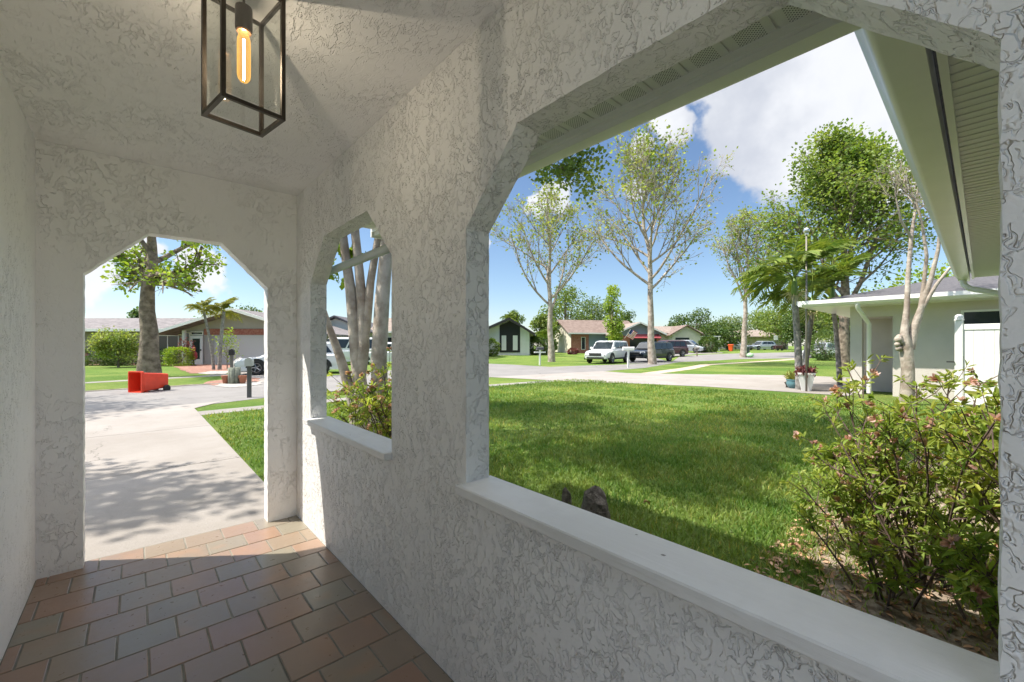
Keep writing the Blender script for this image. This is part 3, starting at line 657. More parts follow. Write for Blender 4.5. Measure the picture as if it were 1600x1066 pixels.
# big leafy tree at the right
rg = random.Random(8); lim = [(.20 + .72 * (k / 20), rg.uniform(30, 66) * (1 - .35 * k / 20), k * 2.4 + rg.uniform(-.3, .3), 6.3 * (1.12 - .78 * k / 20)) for k in range(20)]
oo = dict(nc=[0, 4, 5, 5], seg=.7, wob=.12, trop=.05, ang=(28, 58), lr=(.45, .72), depth=3, leafdepth=0, minr=2)
tree('big fully leafed green tree towering over the palms and the neighbour\'s roof', P(1318, 27, GZ), 14.6, .34, lim, 8, 'leaf_b', .19, 4, .30, oo, 'bark', lean=(.5, 0))
# multi-trunk tree outside the small window
tb = P(560, 6.5, GZ)
def Q(px, py, d=6.5):                              # offset from that tree's base to the photographed point at depth d
    v = P(px, d, H + (HY - py) / F * d); return tuple(v - tb)
limbs = [([(.0, .0, -.1), Q(556, 640), Q(532, 560), Q(512, 505), Q(490, 440, 6.3), Q(465, 360, 6.1)], [.17, .12, .085, .06, .05, .04], 2, 2.4),
         ([(.02, .0, -.1), Q(567, 640), Q(557, 555), Q(548, 455), Q(540, 400), Q(527, 300), Q(520, 200)], [.20, .15, .12, .10, .085, .07, .05], 2, 2.6),
         ([Q(562, 590), Q(568, 540), Q(566, 480), Q(561, 420), Q(555, 365), Q(552, 260), Q(560, 150)], [.12, .115, .10, .085, .08, .06, .05], 2, 2.4),
         ([Q(566, 560), Q(573, 500), Q(579, 440), Q(590, 375), Q(612, 290), Q(640, 190)], [.10, .09, .075, .065, .06, .05], 2, 2.6),
         ([(.28, -.1, -.1), Q(594, 640, 6.3), Q(592, 560, 6.3), Q(597, 470, 6.3), Q(604, 385, 6.3), Q(618, 280, 6.3), Q(650, 150, 6.3)], [.21, .16, .145, .135, .115, .09, .07], 2, 3.0),
         ([Q(618, 280, 6.3), Q(700, 200, 6.9), Q(780, 150, 7.3)], [.06, .045, .035], 2, 2.3)]
def W_(x, y, z): return tuple(Vector((x, y, z)) - tb)
limbs += [([Q(520, 200), W_(1.6, 6.6, 5.4), W_(.9, 6.4, 6.6)], [.05, .045, .03], 3, 2.3), ([Q(560, 150, 6.5), W_(2.4, 6.2, 6.4), W_(2.8, 5.6, 7.4)], [.05, .045, .03], 3, 2.3),
          ([Q(640, 190), W_(3.2, 6.0, 6.0), W_(3.9, 5.2, 6.9)], [.05, .045, .03], 3, 2.2), ([Q(520, 200), W_(1.9, 7.4, 5.4), W_(1.8, 8.4, 6.6)], [.05, .045, .03], 3, 2.2), ([Q(650, 150, 6.3), W_(3.3, 5.2, 5.7), W_(3.2, 4.3, 6.6)], [.05, .04, .03], 3, 2.0)]
limbs = [(p_, [r_ * (.80 if p_[0][2] < 1.5 else 1) for r_ in q_], a_, b_) for p_, q_, a_, b_ in limbs]
oo = dict(nc=[0, 3, 4, 5], seg=.5, wob=.12, trop=.05, ang=(25, 60), lr=(.5, .75), leafdepth=0, minr=1.)
cw = Vector((1.7, 6.6, 0))
def keepT(p):
    s_ = P(0, 1); d = p.x * fw.x + p.y * fw.y; lat = p.x * rt.x + p.y * rt.y
    if d < .5: return True
    px = CX + lat / d * F; py = HY - (p.z - H) / d * F
    if 615 < px < 640: return True
    if px < 1400 and px > 700:
        lim_ = 540 - (px - 212) * .455
        return py < lim_ - 6 or (830 < px < 945 and py < lim_ + 62)
    return True
t1 = tree('pale multi-trunked tree just outside the small porch window', tb, 1, 1, limbs, 41, 'leaf_m', .13, 7, .15, oo, 'bark_pale', spine=False, keep=keepT)
# low leafy sprigs on its trunks, seen through the small window
nr = np.random.default_rng(4); C = []
for px, py, n in ((520, 428, 40), (548, 395, 55), (530, 388, 40), (565, 400, 25), (515, 410, 30), (535, 440, 14)):
    c = np.array(Q(px, py, 6.6)); C.append(c + nr.normal(size=(n, 3)).clip(-1.3, 1.3) * .045)
for q_ in C: leaf_obj('sprig', q_, .08, .8, M['leaf_f'], t1, 5)
leafy = []
# leafy bough reaching over the lawn
c0 = P(888, 7.6, H + 272 / F * 7.6)
bo = MB(); bp = P(618, 6.3, H + 300 / F * 6.3)
pts = [Vector(bp) - Vector(tb), Vector(P(720, 7, H + 330 / F * 7)) - Vector(tb), Vector(P(820, 7.4, H + 300 / F * 7.4)) - Vector(tb), Vector(c0) - Vector(tb)]
bo.tube(pts, [.05, .035, .022, .01], 5)
C = []
for k in range(16):
    q = c0 - tb + Vector(tuple(rt)) * nr.uniform(-.60, .55) + Vector(tuple(fw)) * nr.uniform(-.4, .4) + Vector((0, 0, nr.uniform(-.24, .24)))
    bo.tube([pts[2].lerp(pts[3], nr.uniform(0, 1)), q], [.01, .004], 3); C.append(np.array(q) + nr.normal(size=(70, 3)) * .12)
bo.obj('bough', M['bark'], t1, True); leaf_obj('bough_leaves', np.concatenate(C), .075, .8, M['leaf_m'], t1, 6)
# tree standing left of the porch, out of frame, whose shade falls on the drive by the step
tree('leafy tree on the verge left of the drive, shading the road', (-5.6, 16.2, GZ), 9, .22, [(.4 + .5 * k / 14, 58 - 2 * k, k * 2.4, 3.0 - .08 * k) for k in range(14)], 56, 'leaf_m', .15, 3, .22,
     dict(nc=[0, 3, 4, 4], seg=.5, wob=.12, trop=.04, ang=(25, 60), lr=(.45, .7), depth=2, leafdepth=1), 'bark')
tree('leafy tree on the left side of the drive, shading the concrete by the step', (-4.4, 8.1, GZ), 8.0, .20, [(.45 + .5 * k / 14, 55 - 2 * k, k * 2.4, 1.9 - .06 * k) for k in range(14)], 55, 'leaf_m', .13, 4, .2,
     dict(nc=[0, 3, 4, 4], seg=.5, wob=.12, trop=.04, ang=(25, 60), lr=(.45, .7), depth=2, leafdepth=1), 'bark')
# background trees
bgt = [  # px, d, height, width, leaf material, label, seed
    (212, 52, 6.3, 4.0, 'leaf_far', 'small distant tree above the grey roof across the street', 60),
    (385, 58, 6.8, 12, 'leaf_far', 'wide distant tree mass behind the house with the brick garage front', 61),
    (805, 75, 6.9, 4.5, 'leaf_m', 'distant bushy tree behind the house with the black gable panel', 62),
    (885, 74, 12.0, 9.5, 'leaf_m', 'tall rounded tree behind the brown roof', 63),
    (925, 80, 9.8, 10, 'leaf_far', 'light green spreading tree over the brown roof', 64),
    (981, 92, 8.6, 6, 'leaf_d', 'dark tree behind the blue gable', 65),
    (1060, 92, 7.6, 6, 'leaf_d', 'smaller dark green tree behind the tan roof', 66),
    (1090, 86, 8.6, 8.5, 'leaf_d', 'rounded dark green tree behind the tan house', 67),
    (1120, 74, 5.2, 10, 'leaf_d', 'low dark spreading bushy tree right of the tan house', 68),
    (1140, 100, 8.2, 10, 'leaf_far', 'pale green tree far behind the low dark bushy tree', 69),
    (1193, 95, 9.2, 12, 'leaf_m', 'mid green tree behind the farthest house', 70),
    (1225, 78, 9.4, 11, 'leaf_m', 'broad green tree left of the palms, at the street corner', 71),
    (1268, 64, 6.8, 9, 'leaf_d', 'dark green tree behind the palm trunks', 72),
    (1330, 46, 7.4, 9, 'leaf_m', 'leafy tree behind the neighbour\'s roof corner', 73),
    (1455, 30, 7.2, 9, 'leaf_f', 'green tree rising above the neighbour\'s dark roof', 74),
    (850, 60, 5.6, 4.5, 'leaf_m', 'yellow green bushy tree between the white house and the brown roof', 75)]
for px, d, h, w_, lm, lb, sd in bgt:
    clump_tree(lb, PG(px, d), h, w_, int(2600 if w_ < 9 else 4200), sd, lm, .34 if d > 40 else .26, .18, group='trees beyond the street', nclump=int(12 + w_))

# ------------------------------------------------------------ palms
def frond_mesh(L, nl, droop, lw, lmt, seed):
    rg = np.random.default_rng(seed); pts = []
    for i in range(13):
        t = i / 12; pts.append(Vector((L * (t * .98 - .12 * t * t * t), 0, L * (.42 * t - droop * t * t))))
    mb = MB(); mb.tube(pts, [.022 * (1 - .85 * i / 12) * L / 2 for i in range(13)], 4)
    C = []; A = []; Sz = []
    for k in range(nl):
        t = .14 + .86 * k / nl; i = min(int(t * 12), 11); p = pts[i].lerp(pts[i + 1], t * 12 - i); tg = (pts[i + 1] - pts[i]).normalized()
        for s in (-1, 1):
            a = Vector((0, s, 0)) * .75 + tg * .55 + Vector((0, 0, .15 - .65 * rg.random())); C.append(tuple(p)); A.append(tuple(a)); Sz.append(L * .27 * math.sin(math.pi * (.14 + .80 * t)) ** .6 * rg.uniform(.85, 1.1))
    V, f, z, c = leaf_arrays(np.array(C), np.array(A, float), np.tile([0, 0, 1.], (len(C), 1)) + rg.normal(size=(len(C), 3)) * .15, np.array(Sz), lw, rg, 'leaf', .35, (.8, 1.2))
    n0 = len(mb.v); V = np.concatenate([np.array(mb.v), V]); fl_ = [i for q in mb.f for i in q]; szs = [len(q) for q in mb.f]
    o = arr_mesh('frond', V, np.concatenate([fl_, f + n0]), np.concatenate([szs, z]), M[lmt], None, False, np.concatenate([np.ones((n0, 3)), c]))
    me = o.data; bpy.data.objects.remove(o); return me
def palm(label, base, h, r, nf, L, seed, lean=(0, 0), droop=.55, lmt='palm_leaf', group=None, shaft=True, seeds=True):
    root = empty('palm_tree', base, label, 'palm tree', 0, group); rg = random.Random(seed)
    pts = [Vector((lean[0] * (i / 8) ** 1.5, lean[1] * (i / 8) ** 1.5, h * i / 8 - .05)) for i in range(9)]
    mb = MB(); P3 = []; R3 = []
    for i in range(33):
        t = i / 32 * 8; k = min(int(t), 7); P3.append(pts[k].lerp(pts[k + 1], t - k)); R3.append(r * (1.15 - .3 * i / 32) * (1 + (.05 if i % 2 else 0)))
    mb.tube(P3, R3, 9); mb.obj('trunk', M['palm'], root, True)
    top = pts[-1]
    if shaft: MB().tube([top, top + Vector((0, 0, h * .10)), top + Vector((0, 0, h * .22))], [r * 1.15, r * .9, r * .35], 8).obj('crown_shaft', M['shaft'], root, True)
    c = top + Vector((0, 0, h * .17 if shaft else 0)); me = frond_mesh(L, 27, droop, .095, lmt, seed)
    for k in range(nf):
        fo = bpy.data.objects.new('frond', me); COL.objects.link(fo); fo.parent = root; fo.location = c
        fo.rotation_euler = (rg.uniform(-.15, .15), rad(-80 + 92 * ((k * .618) % 1) ** .8) , k * 2.39996 + rg.uniform(-.2, .2))
    if seeds:
        mb = MB()
        for k in range(46):
            a = rg.uniform(0, 6.28); q = top + Vector((math.cos(a), math.sin(a), 0)) * rg.uniform(.15, .42) + Vector((0, 0, rg.uniform(-.35, .1)))
            mb.tube([top + Vector((math.cos(a), math.sin(a), 0)) * r, top.lerp(q, .6) + Vector((0, 0, .08)), q], [.012, .009, .006], 3)
        mb.obj('seed_stalks', mat('seed_stalk', (.45, .42, .2), .7), root)
    return root
palm('front palm with arching green fronds and ringed grey trunk behind the tall white planter', P(1249, 13.0, GZ), 2.95, .095, 13, 1.95, 1, (-.12, .1), .72, group='palms beside the neighbour\'s drive')
palm('second palm, leaning right just behind the front palm', P(1256, 13.7, GZ), 2.5, .085, 9, 1.75, 2, (.35, -.15), .72, group='palms beside the neighbour\'s drive')
palm('dark slim palm nearest the neighbour\'s porch corner', P(1312, 14.4, GZ), 2.9, .07, 12, 1.6, 3, (-.25, .15), group='palms beside the neighbour\'s drive')
palm('left wispy palm in front of the glazed front door', PG(334, 23.5), 3.4, .07, 13, .95, 4, (-.45, .3), .8, 'palm_y', 'wispy palms by the front door across the street', False, False)
palm('right wispy palm in front of the garage edge', PG(343, 23.5), 3.3, .09, 16, 1.15, 5, (.2, .0), .8, 'palm_y', 'wispy palms by the front door across the street', False, False)

# ------------------------------------------------------------ crape myrtle by the neighbour's wall
mb0 = P(1417, 9.6, GZ)
def Q2(px, py, d=9.6): return tuple(P(px, d, H + (HY - py) / F * d) - mb0)
cm_l = [([(0, 0, -.1), Q2(1419, 580), Q2(1416, 545), Q2(1413, 520), Q2(1417, 480, 9.7), Q2(1419, 430, 9.7), Q2(1424, 370, 9.7), Q2(1430, 330, 9.8)], [.19, .155, .16, .10, .07, .06, .05, .035], 2, .95),
        ([Q2(1421, 545), Q2(1428, 515), Q2(1440, 480, 9.5), Q2(1455, 435, 9.4), Q2(1466, 390, 9.3), Q2(1470, 345, 9.3)], [.13, .115, .075, .06, .045, .03], 2, .95),
        ([Q2(1424, 520), Q2(1436, 500), Q2(1443, 450), Q2(1448, 400), Q2(1441, 350), Q2(1432, 315)], [.08, .07, .055, .045, .035, .025], 2, .9),
        ([Q2(1440, 485, 9.5), Q2(1463, 445, 9.3), Q2(1483, 420, 9.2), Q2(1500, 405, 9.1)], [.05, .045, .035, .02], 1, .7),
        ([Q2(1424, 372, 9.7), Q2(1408, 345), Q2(1400, 310)], [.04, .03, .02], 2, .8)]
cm_l = [(p_, [r_ * .78 for r_ in q_], a_, b_) for p_, q_, a_, b_ in cm_l]
ct = tree('bare pale crape myrtle with knobby trunk against the neighbour\'s grey wall', mb0, 1, 1, cm_l, 61, 'leaf_s', .05, 1, .08, dict(nc=[0, 3, 4, 4], seg=.25, wob=.16, trop=.06, ang=(25, 55), lr=(.55, .8), leafdepth=0, minr=1.3), 'bark_pale', spine=False)
kb = MB(); rg = random.Random(3)
for k in range(7):
    c = Vector(Q2(1408 + rg.uniform(-6, 6), 525 + rg.uniform(-20, 20))); r_ = rg.uniform(.05, .09)
    kb.lathe([(.001, -r_), (r_ * .7, -r_ * .7), (r_, 0), (r_ * .7, r_ * .7), (.001, r_)], 8, c)
kb.obj('knob', M['bark_pale'], ct, True)

# ------------------------------------------------------------ azaleas
def azalea(label, base, stems, seed, nsub, ls, flowers=.16, group='azaleas along the porch wall', twig=.30, extra=None):
    rg = random.Random(seed); nr = np.random.default_rng(seed); root = empty('azalea', base, label, 'azalea', 0, group)
    mb = MB(); tips = []
    for pts in stems:
        pts = [Vector(p) for p in pts]; n = len(pts)
        mb.tube(pts, [.007 * (1 - .6 * i / n) for i in range(n)], 5)
        for k in range(nsub):
            t = rg.uniform(.3, 1) * (n - 1); i = min(int(t), n - 2); p = pts[i].lerp(pts[i + 1], t - i); d = (pts[i + 1] - pts[i]).normalized()
            a = rotv(d, rad(rg.uniform(25, 70)), rg); a.z = abs(a.z) * .8 + .15; L = rg.uniform(.4, 1) * twig; m = p + a * L * .55 + Vector((0, 0, .02)); e = p + a * L + Vector((rg.uniform(-.03, .03), rg.uniform(-.03, .03), L * .25))
            mb.tube([p, m, e], [.004, .003, .002], 3); tips.append((e, (e - m).normalized())); tips.append((m, a))
            if rg.random() < .8:
                a2 = rotv((e - m).normalized(), rad(rg.uniform(30, 60)), rg); e2 = m + a2 * L * .5; mb.tube([m, e2], [.0025, .0018], 3); tips.append((e2, a2))
        tips.append((pts[-1], (pts[-1] - pts[-2]).normalized()))
    mb.obj('stems', M['bark_d'], root)
    C, A, FC, FA = [], [], [], []
    for p, d in tips:
        fl_ = rg.random() < flowers
        for k in range(rg.randint(6, 9)):
            v = rotv(d, rad(rg.uniform(35, 85)), rg); C.append(tuple(p + v * .004 - d * rg.uniform(0, .03))); A.append(tuple(v))
        if fl_:
            for j in range(rg.randint(1, 3)):
                fd = rotv(d, rad(rg.uniform(0, 60)), rg); q = p + fd * .02
                for k in range(6): v = rotv(fd, rad(rg.uniform(25, 75)), rg); FC.append(tuple(q)); FA.append(tuple(v))
    leaf_obj('leaves', C, ls, .34, M['azalea'], root, seed, 'leaf', .5, .35, A, (.7, 1.3))
    if FC: leaf_obj('blossoms', FC, .030, .62, M['flower'], root, seed + 1, 'leaf', .1, .6, FA, (.6, 1.3))
    return root
def fan(c, spread, h, n, seed, lean=(0, 0), r0=.12):
    rg = random.Random(seed); out = []
    for k in range(n):
        a = k * 2.4 + rg.uniform(-.3, .3); q = rg.uniform(.35, 1) * spread; hh = h * rg.uniform(.6, 1); x, y = c[0] + math.cos(a) * r0 * rg.random(), c[1] + math.sin(a) * r0 * rg.random()
        ex, ey = c[0] + math.cos(a) * q + lean[0] * hh, c[1] + math.sin(a) * q + lean[1] * hh
        out.append([(x, y, -.02), (x + (ex - x) * .35 + rg.uniform(-.03, .03), y + (ey - y) * .35, hh * .4), (x + (ex - x) * .7, y + (ey - y) * .7 + rg.uniform(-.03, .03), hh * .75), (ex, ey, hh)])
    return out
azalea('leggy azalea with faded pink blossoms in front of the neighbour\'s wall', (3.35, .22, GZ), fan((0, 0), .58, 1.22, 17, 1, (.0, .03)), 1, 7, .048, .24, twig=.28)
azalea('fresh green azalea crowding the right edge of the big window', (3.15, -.32, GZ), fan((0, 0), .48, 1.05, 17, 2, (.0, .03)), 2, 8, .052, .05)
bs = Vector((2.98, .03, GZ))
def Q3(px, py, d): return tuple(P(px, d, H + (HY - py) / F * d) - bs)
azalea('low dark arching azalea stem with few leaves, nearest the sill', bs, [[(0, 0, -.02), Q3(1478, 905, 2.2), Q3(1430, 878, 2.2), Q3(1395, 850, 2.25), Q3(1368, 800, 2.3), Q3(1345, 750, 2.35), Q3(1326, 715, 2.4), Q3(1313, 690, 2.45)],
        [Q3(1357, 775, 2.33), Q3(1368, 735, 2.4), Q3(1372, 700, 2.4)], [Q3(1345, 750, 2.35), Q3(1310, 735, 2.4), Q3(1290, 725, 2.45)]], 3, 6, .042, .2, twig=.16)
azalea('low leafy azalea at the front edge of the bed, under the leggy one', (2.98, .34, GZ), fan((0, 0), .34, .42, 10, 17), 19, 6, .044, .06, twig=.16)
azalea('knee high yellow green azalea close to the sill and the right jamb', (2.72, -.16, GZ), fan((0, 0), .36, .50, 18, 18), 20, 7, .046, .05, twig=.18)
azalea('low bushy azalea with yellow green leaves close under the arching stem', (3.55, .52, GZ), fan((0, 0), .42, .58, 18, 7), 9, 7, .045, .1, twig=.2)
azalea('green azalea with a few pale blossoms under the small window', (1.95, 3.75, GZ), fan((0, 0), .60, 1.08, 26, 4), 4, 9, .05, .30)
azalea('smaller azalea right beside the multi-trunked tree', (2.45, 4.3, GZ), fan((0, 0), .5, .85, 16, 5), 5, 8, .05, .25)
# strap-leaved clumps in the bed
def clumpy(label, base, n, L, seed, m='azalea'):
    nr = np.random.default_rng(seed); a = nr.uniform(0, 6.28, n); r = nr.uniform(0, .07, n); C = np.stack([np.cos(a) * r, np.sin(a) * r, np.zeros(n)], 1)
    A = np.stack([np.cos(a) * nr.uniform(.2, .8, n), np.sin(a) * nr.uniform(.2, .8, n), np.ones(n)], 1)
    root = empty('grass_clump', base, label, 'ornamental grass', 0, 'strap leaved clumps in the bed')
    leaf_obj('blades', C, L, .045, M[m], root, seed, 'blade', 0, -.45, A); return root
for i, (px, py, L, lb) in enumerate([(1530, 905, .30, 'strap leaved clump nearest the right jamb'), (1475, 850, .26, 'strap leaved clump beside the foot of the arching stem'), (1540, 800, .34, 'tall strap leaved clump among the green azalea stems'), (1455, 760, .28, 'strap leaved clump behind the arching stem'), (1505, 730, .34, 'strap leaved clump farthest back in the bed')]):
    clumpy(lb, G(px, py), 60, L, 80 + i)
# fallen leaves
def fallen(name, label, pts, n, seed, size, mt, spread):
    rg = np.random.default_rng(seed)
LV = [(1512, 895, .13, 'broad brown dry leaf lying curled on the soil under the strap leaved clump'), (1543, 928, .12, 'dark brown dry leaf touching the right jamb'), (1482, 915, .11, 'pale tan dry leaf at the foot of the arching stem'),
      (1268, 830, .12, 'large dark dry leaf alone on the sunny lawn, left of the arching stem'), (1242, 862, .07, 'small dry leaf near the sill, in front of the large dark one on the lawn'), (1450, 797, .12, 'reddish brown dry leaf caught among the azalea stems'),
      (1325, 865, .07, 'small reddish dry leaf where the lawn meets the bed'), (1010, 792, .06, 'small brown dry leaf in the shaded grass right of the stumps'), (1420, 880, .10, 'tan dry leaf under the lowest bend of the arching stem')]
def dry_leaf(px, py, s, seed):
    rg = random.Random(seed); V = []; n = 6; fs = []
    for i in range(n + 1):
        t = i / n; w_ = math.sin(math.pi * min(t * .93 + .05, 1)) ** .8 * s * .24; cz = .018 * math.sin(t * 3) + rg.uniform(-.003, .003)
        V += [(t * s - s / 2, -w_, cz + .016 + rg.uniform(-.004, .004)), (t * s - s / 2, 0, cz), (t * s - s / 2, w_, cz + .020 + rg.uniform(-.004, .004))]
    for i in range(n):
        a = i * 3; fs += [(a, a + 1, a + 4, a + 3), (a + 1, a + 2, a + 5, a + 4)]
    mb = MB(); mb.col = rg.choice([(1, 1, 1), (1.2, 1.0, .9), (.7, .62, .6), (.9, .8, .7)]); mb.add(V, fs); o = mb.obj('dry_leaf', M['dry'], tint=True)
    o.location = G(px, py) + Vector((0, 0, .022)); o.rotation_euler = (rg.uniform(-.3, .3), rg.uniform(-.3, .3), rg.uniform(0, 6.28)); return o
for i, (px, py, s, lb) in enumerate(LV): tag(dry_leaf(px, py, s, i), lb, 'dry leaf', 'fallen dry leaves')
def debris():
    rg = np.random.default_rng(9); n = 2600; x = 1.1 + 3.4 * rg.random(n) ** .8; y = rg.uniform(-.45, .95, n)
    C = np.stack([x, y, np.full(n, GZ + .02)], 1); A = rg.normal(size=(n, 3)); A[:, 2] *= .15
    tag(leaf_obj('leaf_litter', C, .042, .5, M['dry'], None, 3, 'leaf', .9, .4, A, (.5, 1.5)), 'small dry leaves and chips littering the planting bed', 'leaf litter', kind='stuff')
debris()
# weathered stump pieces
def stump(px, py, w_, h, seed, label):
    rg = random.Random(seed); base = G(px, py); root = MB(); rings = []; n = 18; ph = [rg.uniform(0, 6) for _ in range(4)]
    for i in range(9):
        t = i / 8; ring = []
        for k in range(n):
            a = 2 * math.pi * k / n; r = w_ / 2 * (1 - .35 * t ** 1.5 + .16 * math.sin(3 * a + ph[0] + t * 2) + .08 * math.sin(7 * a + ph[1]) + rg.uniform(-.04, .04)); r *= (1 if i < 8 else .6)
            ring.append((math.cos(a) * r + .12 * w_ * t, math.sin(a) * r, h * t * (1 + .18 * math.sin(a + ph[2]) * (t > .5)) - .02))
        rings.append(ring)
    root.loft(rings, True, True); o = root.thing('tree_stump', mat('weathered_wood', (.05, .042, .035), .95, col2=(.16, .14, .12), vscale=22, bump=.012, bscale=40), label, 'stump', 'weathered stumps below the sill'); o.location = base; return o
stump(930, 815, .22, .24, 2, 'larger dark weathered stump in the grass just past the sill')
stump(884, 790, .09, .15, 5, 'small grey weathered stump, left of the larger one')

# ------------------------------------------------------------ lawn blades
def lawn():
    rg = np.random.default_rng(12); Cs = []; Ls = []
    def inlawn(x, y):
        ok = (x > .96) & (y < 10.1 + (x - .95) * .09) & (x < 13.6) & ~((x > 1.1) & (x < 8.6) & (y < .62 + .2 * np.sin(x * 3) + rg.normal(0, .16, len(x))) & (rg.random(len(x)) > .22)) & (y > -.4) & ~((x < 14.3) & (x > 13.2))
        d = x * fw.x + y * fw.y; lat = x * rt.x + y * rt.y; px = CX + lat / np.maximum(d, .1) * F
        return ok & (px > 250) & (px < 1640) & (d > .9), d
    for x0, x1, y0, y1, den in ((.95, 6, -.4, 4.2, 2600), (.95, 9, 4.2, 8, 800), (6, 9.5, -.4, 4.2, 900), (1, 14, 8, 11, 420), (9.5, 13.6, -.4, 8, 420)):
        n = int((x1 - x0) * (y1 - y0) * den); x = rg.uniform(x0, x1, n); y = rg.uniform(y0, y1, n); ok, d = inlawn(x, y); x, y, d = x[ok], y[ok], d[ok]
        pn = np.sin(x * 2.1 + 1.3 * np.sin(y * 1.7)) * np.sin(y * 2.7 + np.sin(x * 3.1)); ln = (.055 + .018 * pn) * np.where(d > 5, 1.0, 1.0)
        Cs.append(np.stack([x, y, np.full(len(x), GZ - .002)], 1)); Ls.append(np.stack([ln, np.clip(.004 + d * .0012, .004, .016)], 1))
    C = np.concatenate(Cs); L = np.concatenate(Ls); n = len(C)
    A = np.stack([rg.normal(0, .38, n), rg.normal(0, .38, n), np.ones(n)], 1); Nn = rg.normal(size=(n, 3)); Nn[:, 2] *= .2
    V, f, z, c = leaf_arrays(C, A, Nn, L[:, 0] * rg.uniform(.6, 1.4, n), 1, rg, 'blade', .5, (.7, 1.3))
    # width is per blade, set from the array instead of the length ratio
    Vr = V.reshape(n, 5, 3); mid = (Vr[:, 0] + Vr[:, 1]) / 2; b = Vr[:, 1] - Vr[:, 0]; bl = np.linalg.norm(b, axis=1, keepdims=True) + 1e-9; b = b / bl * L[:, 1:2] * .5
    m2 = (Vr[:, 2] + Vr[:, 3]) / 2; Vr[:, 0] = mid - b; Vr[:, 1] = mid + b; Vr[:, 2] = m2 + b * .8; Vr[:, 3] = m2 - b * .8
    pt = np.sin(C[:, 0] * .9 + 2 * np.sin(C[:, 1] * .7)) + np.sin(C[:, 1] * 1.3 + C[:, 0] * .4); yel = (rg.random(n) < .20 + .09 * pt)
    c = c.reshape(n, 5, 3); c[yel] *= np.array([1.75, 1.2, 1.6]); c *= (1 + .10 * pt)[:, None, None]
    return tag(arr_mesh('grass', Vr.reshape(-1, 3), f, z, leafmat('grass_blade', (.105, .215, .033), (.225, .315, .072), .38, 1.2), None, False, c.reshape(-1, 3)), 'short mown green lawn grass in front of the porch', 'grass', kind='stuff')
lawn()
# ------------------------------------------------------------ houses. local frame: x along the front, y away from the viewer, z up
FACE = AR                                        # a front that squarely faces the camera
def local(o, rz, loc):
    o.location = loc; o.rotation_euler = (0, 0, rz); return o
def roof_gable_side(w_, dp, he, hr, ov, th=.16):
    return lambda mb: mb.extr([(-ov, he - .02), (-ov, he + th), (dp / 2, hr + th), (dp + ov, he + th), (dp + ov, he - .02), (dp / 2, hr - .02)], lambda u, v, q: (q, u, v), -w_ / 2 - ov, w_ / 2 + ov)
def roof_gable_front(x0, x1, y0, y1, he, hr, ov, th=.16):
    xm = (x0 + x1) / 2; k = (hr - he) / ((x1 - x0) / 2) * ov
    return lambda mb: mb.extr([(x0 - ov, he - k), (x0 - ov, he - k + th), (xm, hr + th), (x1 + ov, he - k + th), (x1 + ov, he - k), (xm, hr)], lambda u, v, q: (u, q, v), y0 - ov, y1)
def hip(x0, x1, y0, y1, he, hr, th=.15):
    def f(mb):
        w_, d_ = x1 - x0, y1 - y0; m = min(w_, d_) / 2
        a, b = ((x0 + m, (y0 + y1) / 2), (x1 - m, (y0 + y1) / 2)) if w_ >= d_ else (((x0 + x1) / 2, y0 + m), ((x0 + x1) / 2, y1 - m))
        base = [(x0, y0, he + th), (x1, y0, he + th), (x1, y1, he + th), (x0, y1, he + th)]; bot = [(x0, y0, he), (x1, y0, he), (x1, y1, he), (x0, y1, he)]
        A, B = (*a, hr), (*b, hr); v = bot + base + [A, B]
        fs = [(3, 2, 1, 0)] + [(i, (i + 1) % 4, (i + 1) % 4 + 4, i + 4) for i in range(4)]
        fs += [(4, 5, 9, 8), (5, 6, 9), (6, 7, 8, 9), (7, 4, 8)] if w_ >= d_ else [(4, 5, 8), (5, 6, 9, 8), (6, 7, 9), (7, 4, 8, 9)]
        mb.add(v, fs)
    return f
def window(root, x0, x1, z0, z1, y=0, mull=1, fm='white', gm_='glass_dark', f=.06):
    mb = MB()
    for a, b in (((x0, z0), (x1, z0 + f)), ((x0, z1 - f), (x1, z1)), ((x0, z0 + f), (x0 + f, z1 - f)), ((x1 - f, z0 + f), (x1, z1 - f))): mb.box((a[0], y - .05, a[1]), (b[0], y - .003, b[1]))
    for k in range(1, mull + 1):
        xm = x0 + (x1 - x0) * k / (mull + 1); mb.box((xm - f / 2, y - .047, z0 + f), (xm + f / 2, y - .003, z1 - f))
    o = mb.obj('window', M[fm], root); MB().box((x0 + f, y - .025, z0 + f), (x1 - f, y - .006, z1 - f)).obj('pane', M[gm_], o); return o
def eave_board(root, x0, x1, y, z, h=.16, t=.03): MB().box((x0, y - t, z - .01), (x1, y - .003, z + h)).obj('gutter', M['trim'], root)
def verge(root, x0, x1, y, he, hr, ov, col='white', th=.2):
    xm = (x0 + x1) / 2; k = (hr - he) / ((x1 - x0) / 2) * ov
    MB().extr([(x0 - ov, he - k - .03), (xm, hr - .03), (x1 + ov, he - k - .03), (x1 + ov, he - k + th - .03), (xm, hr + th - .03), (x0 - ov, he - k + th - .03)], lambda u, v, q: (u, q, v), y - .05, y - .004).obj('fascia', M[col], root)

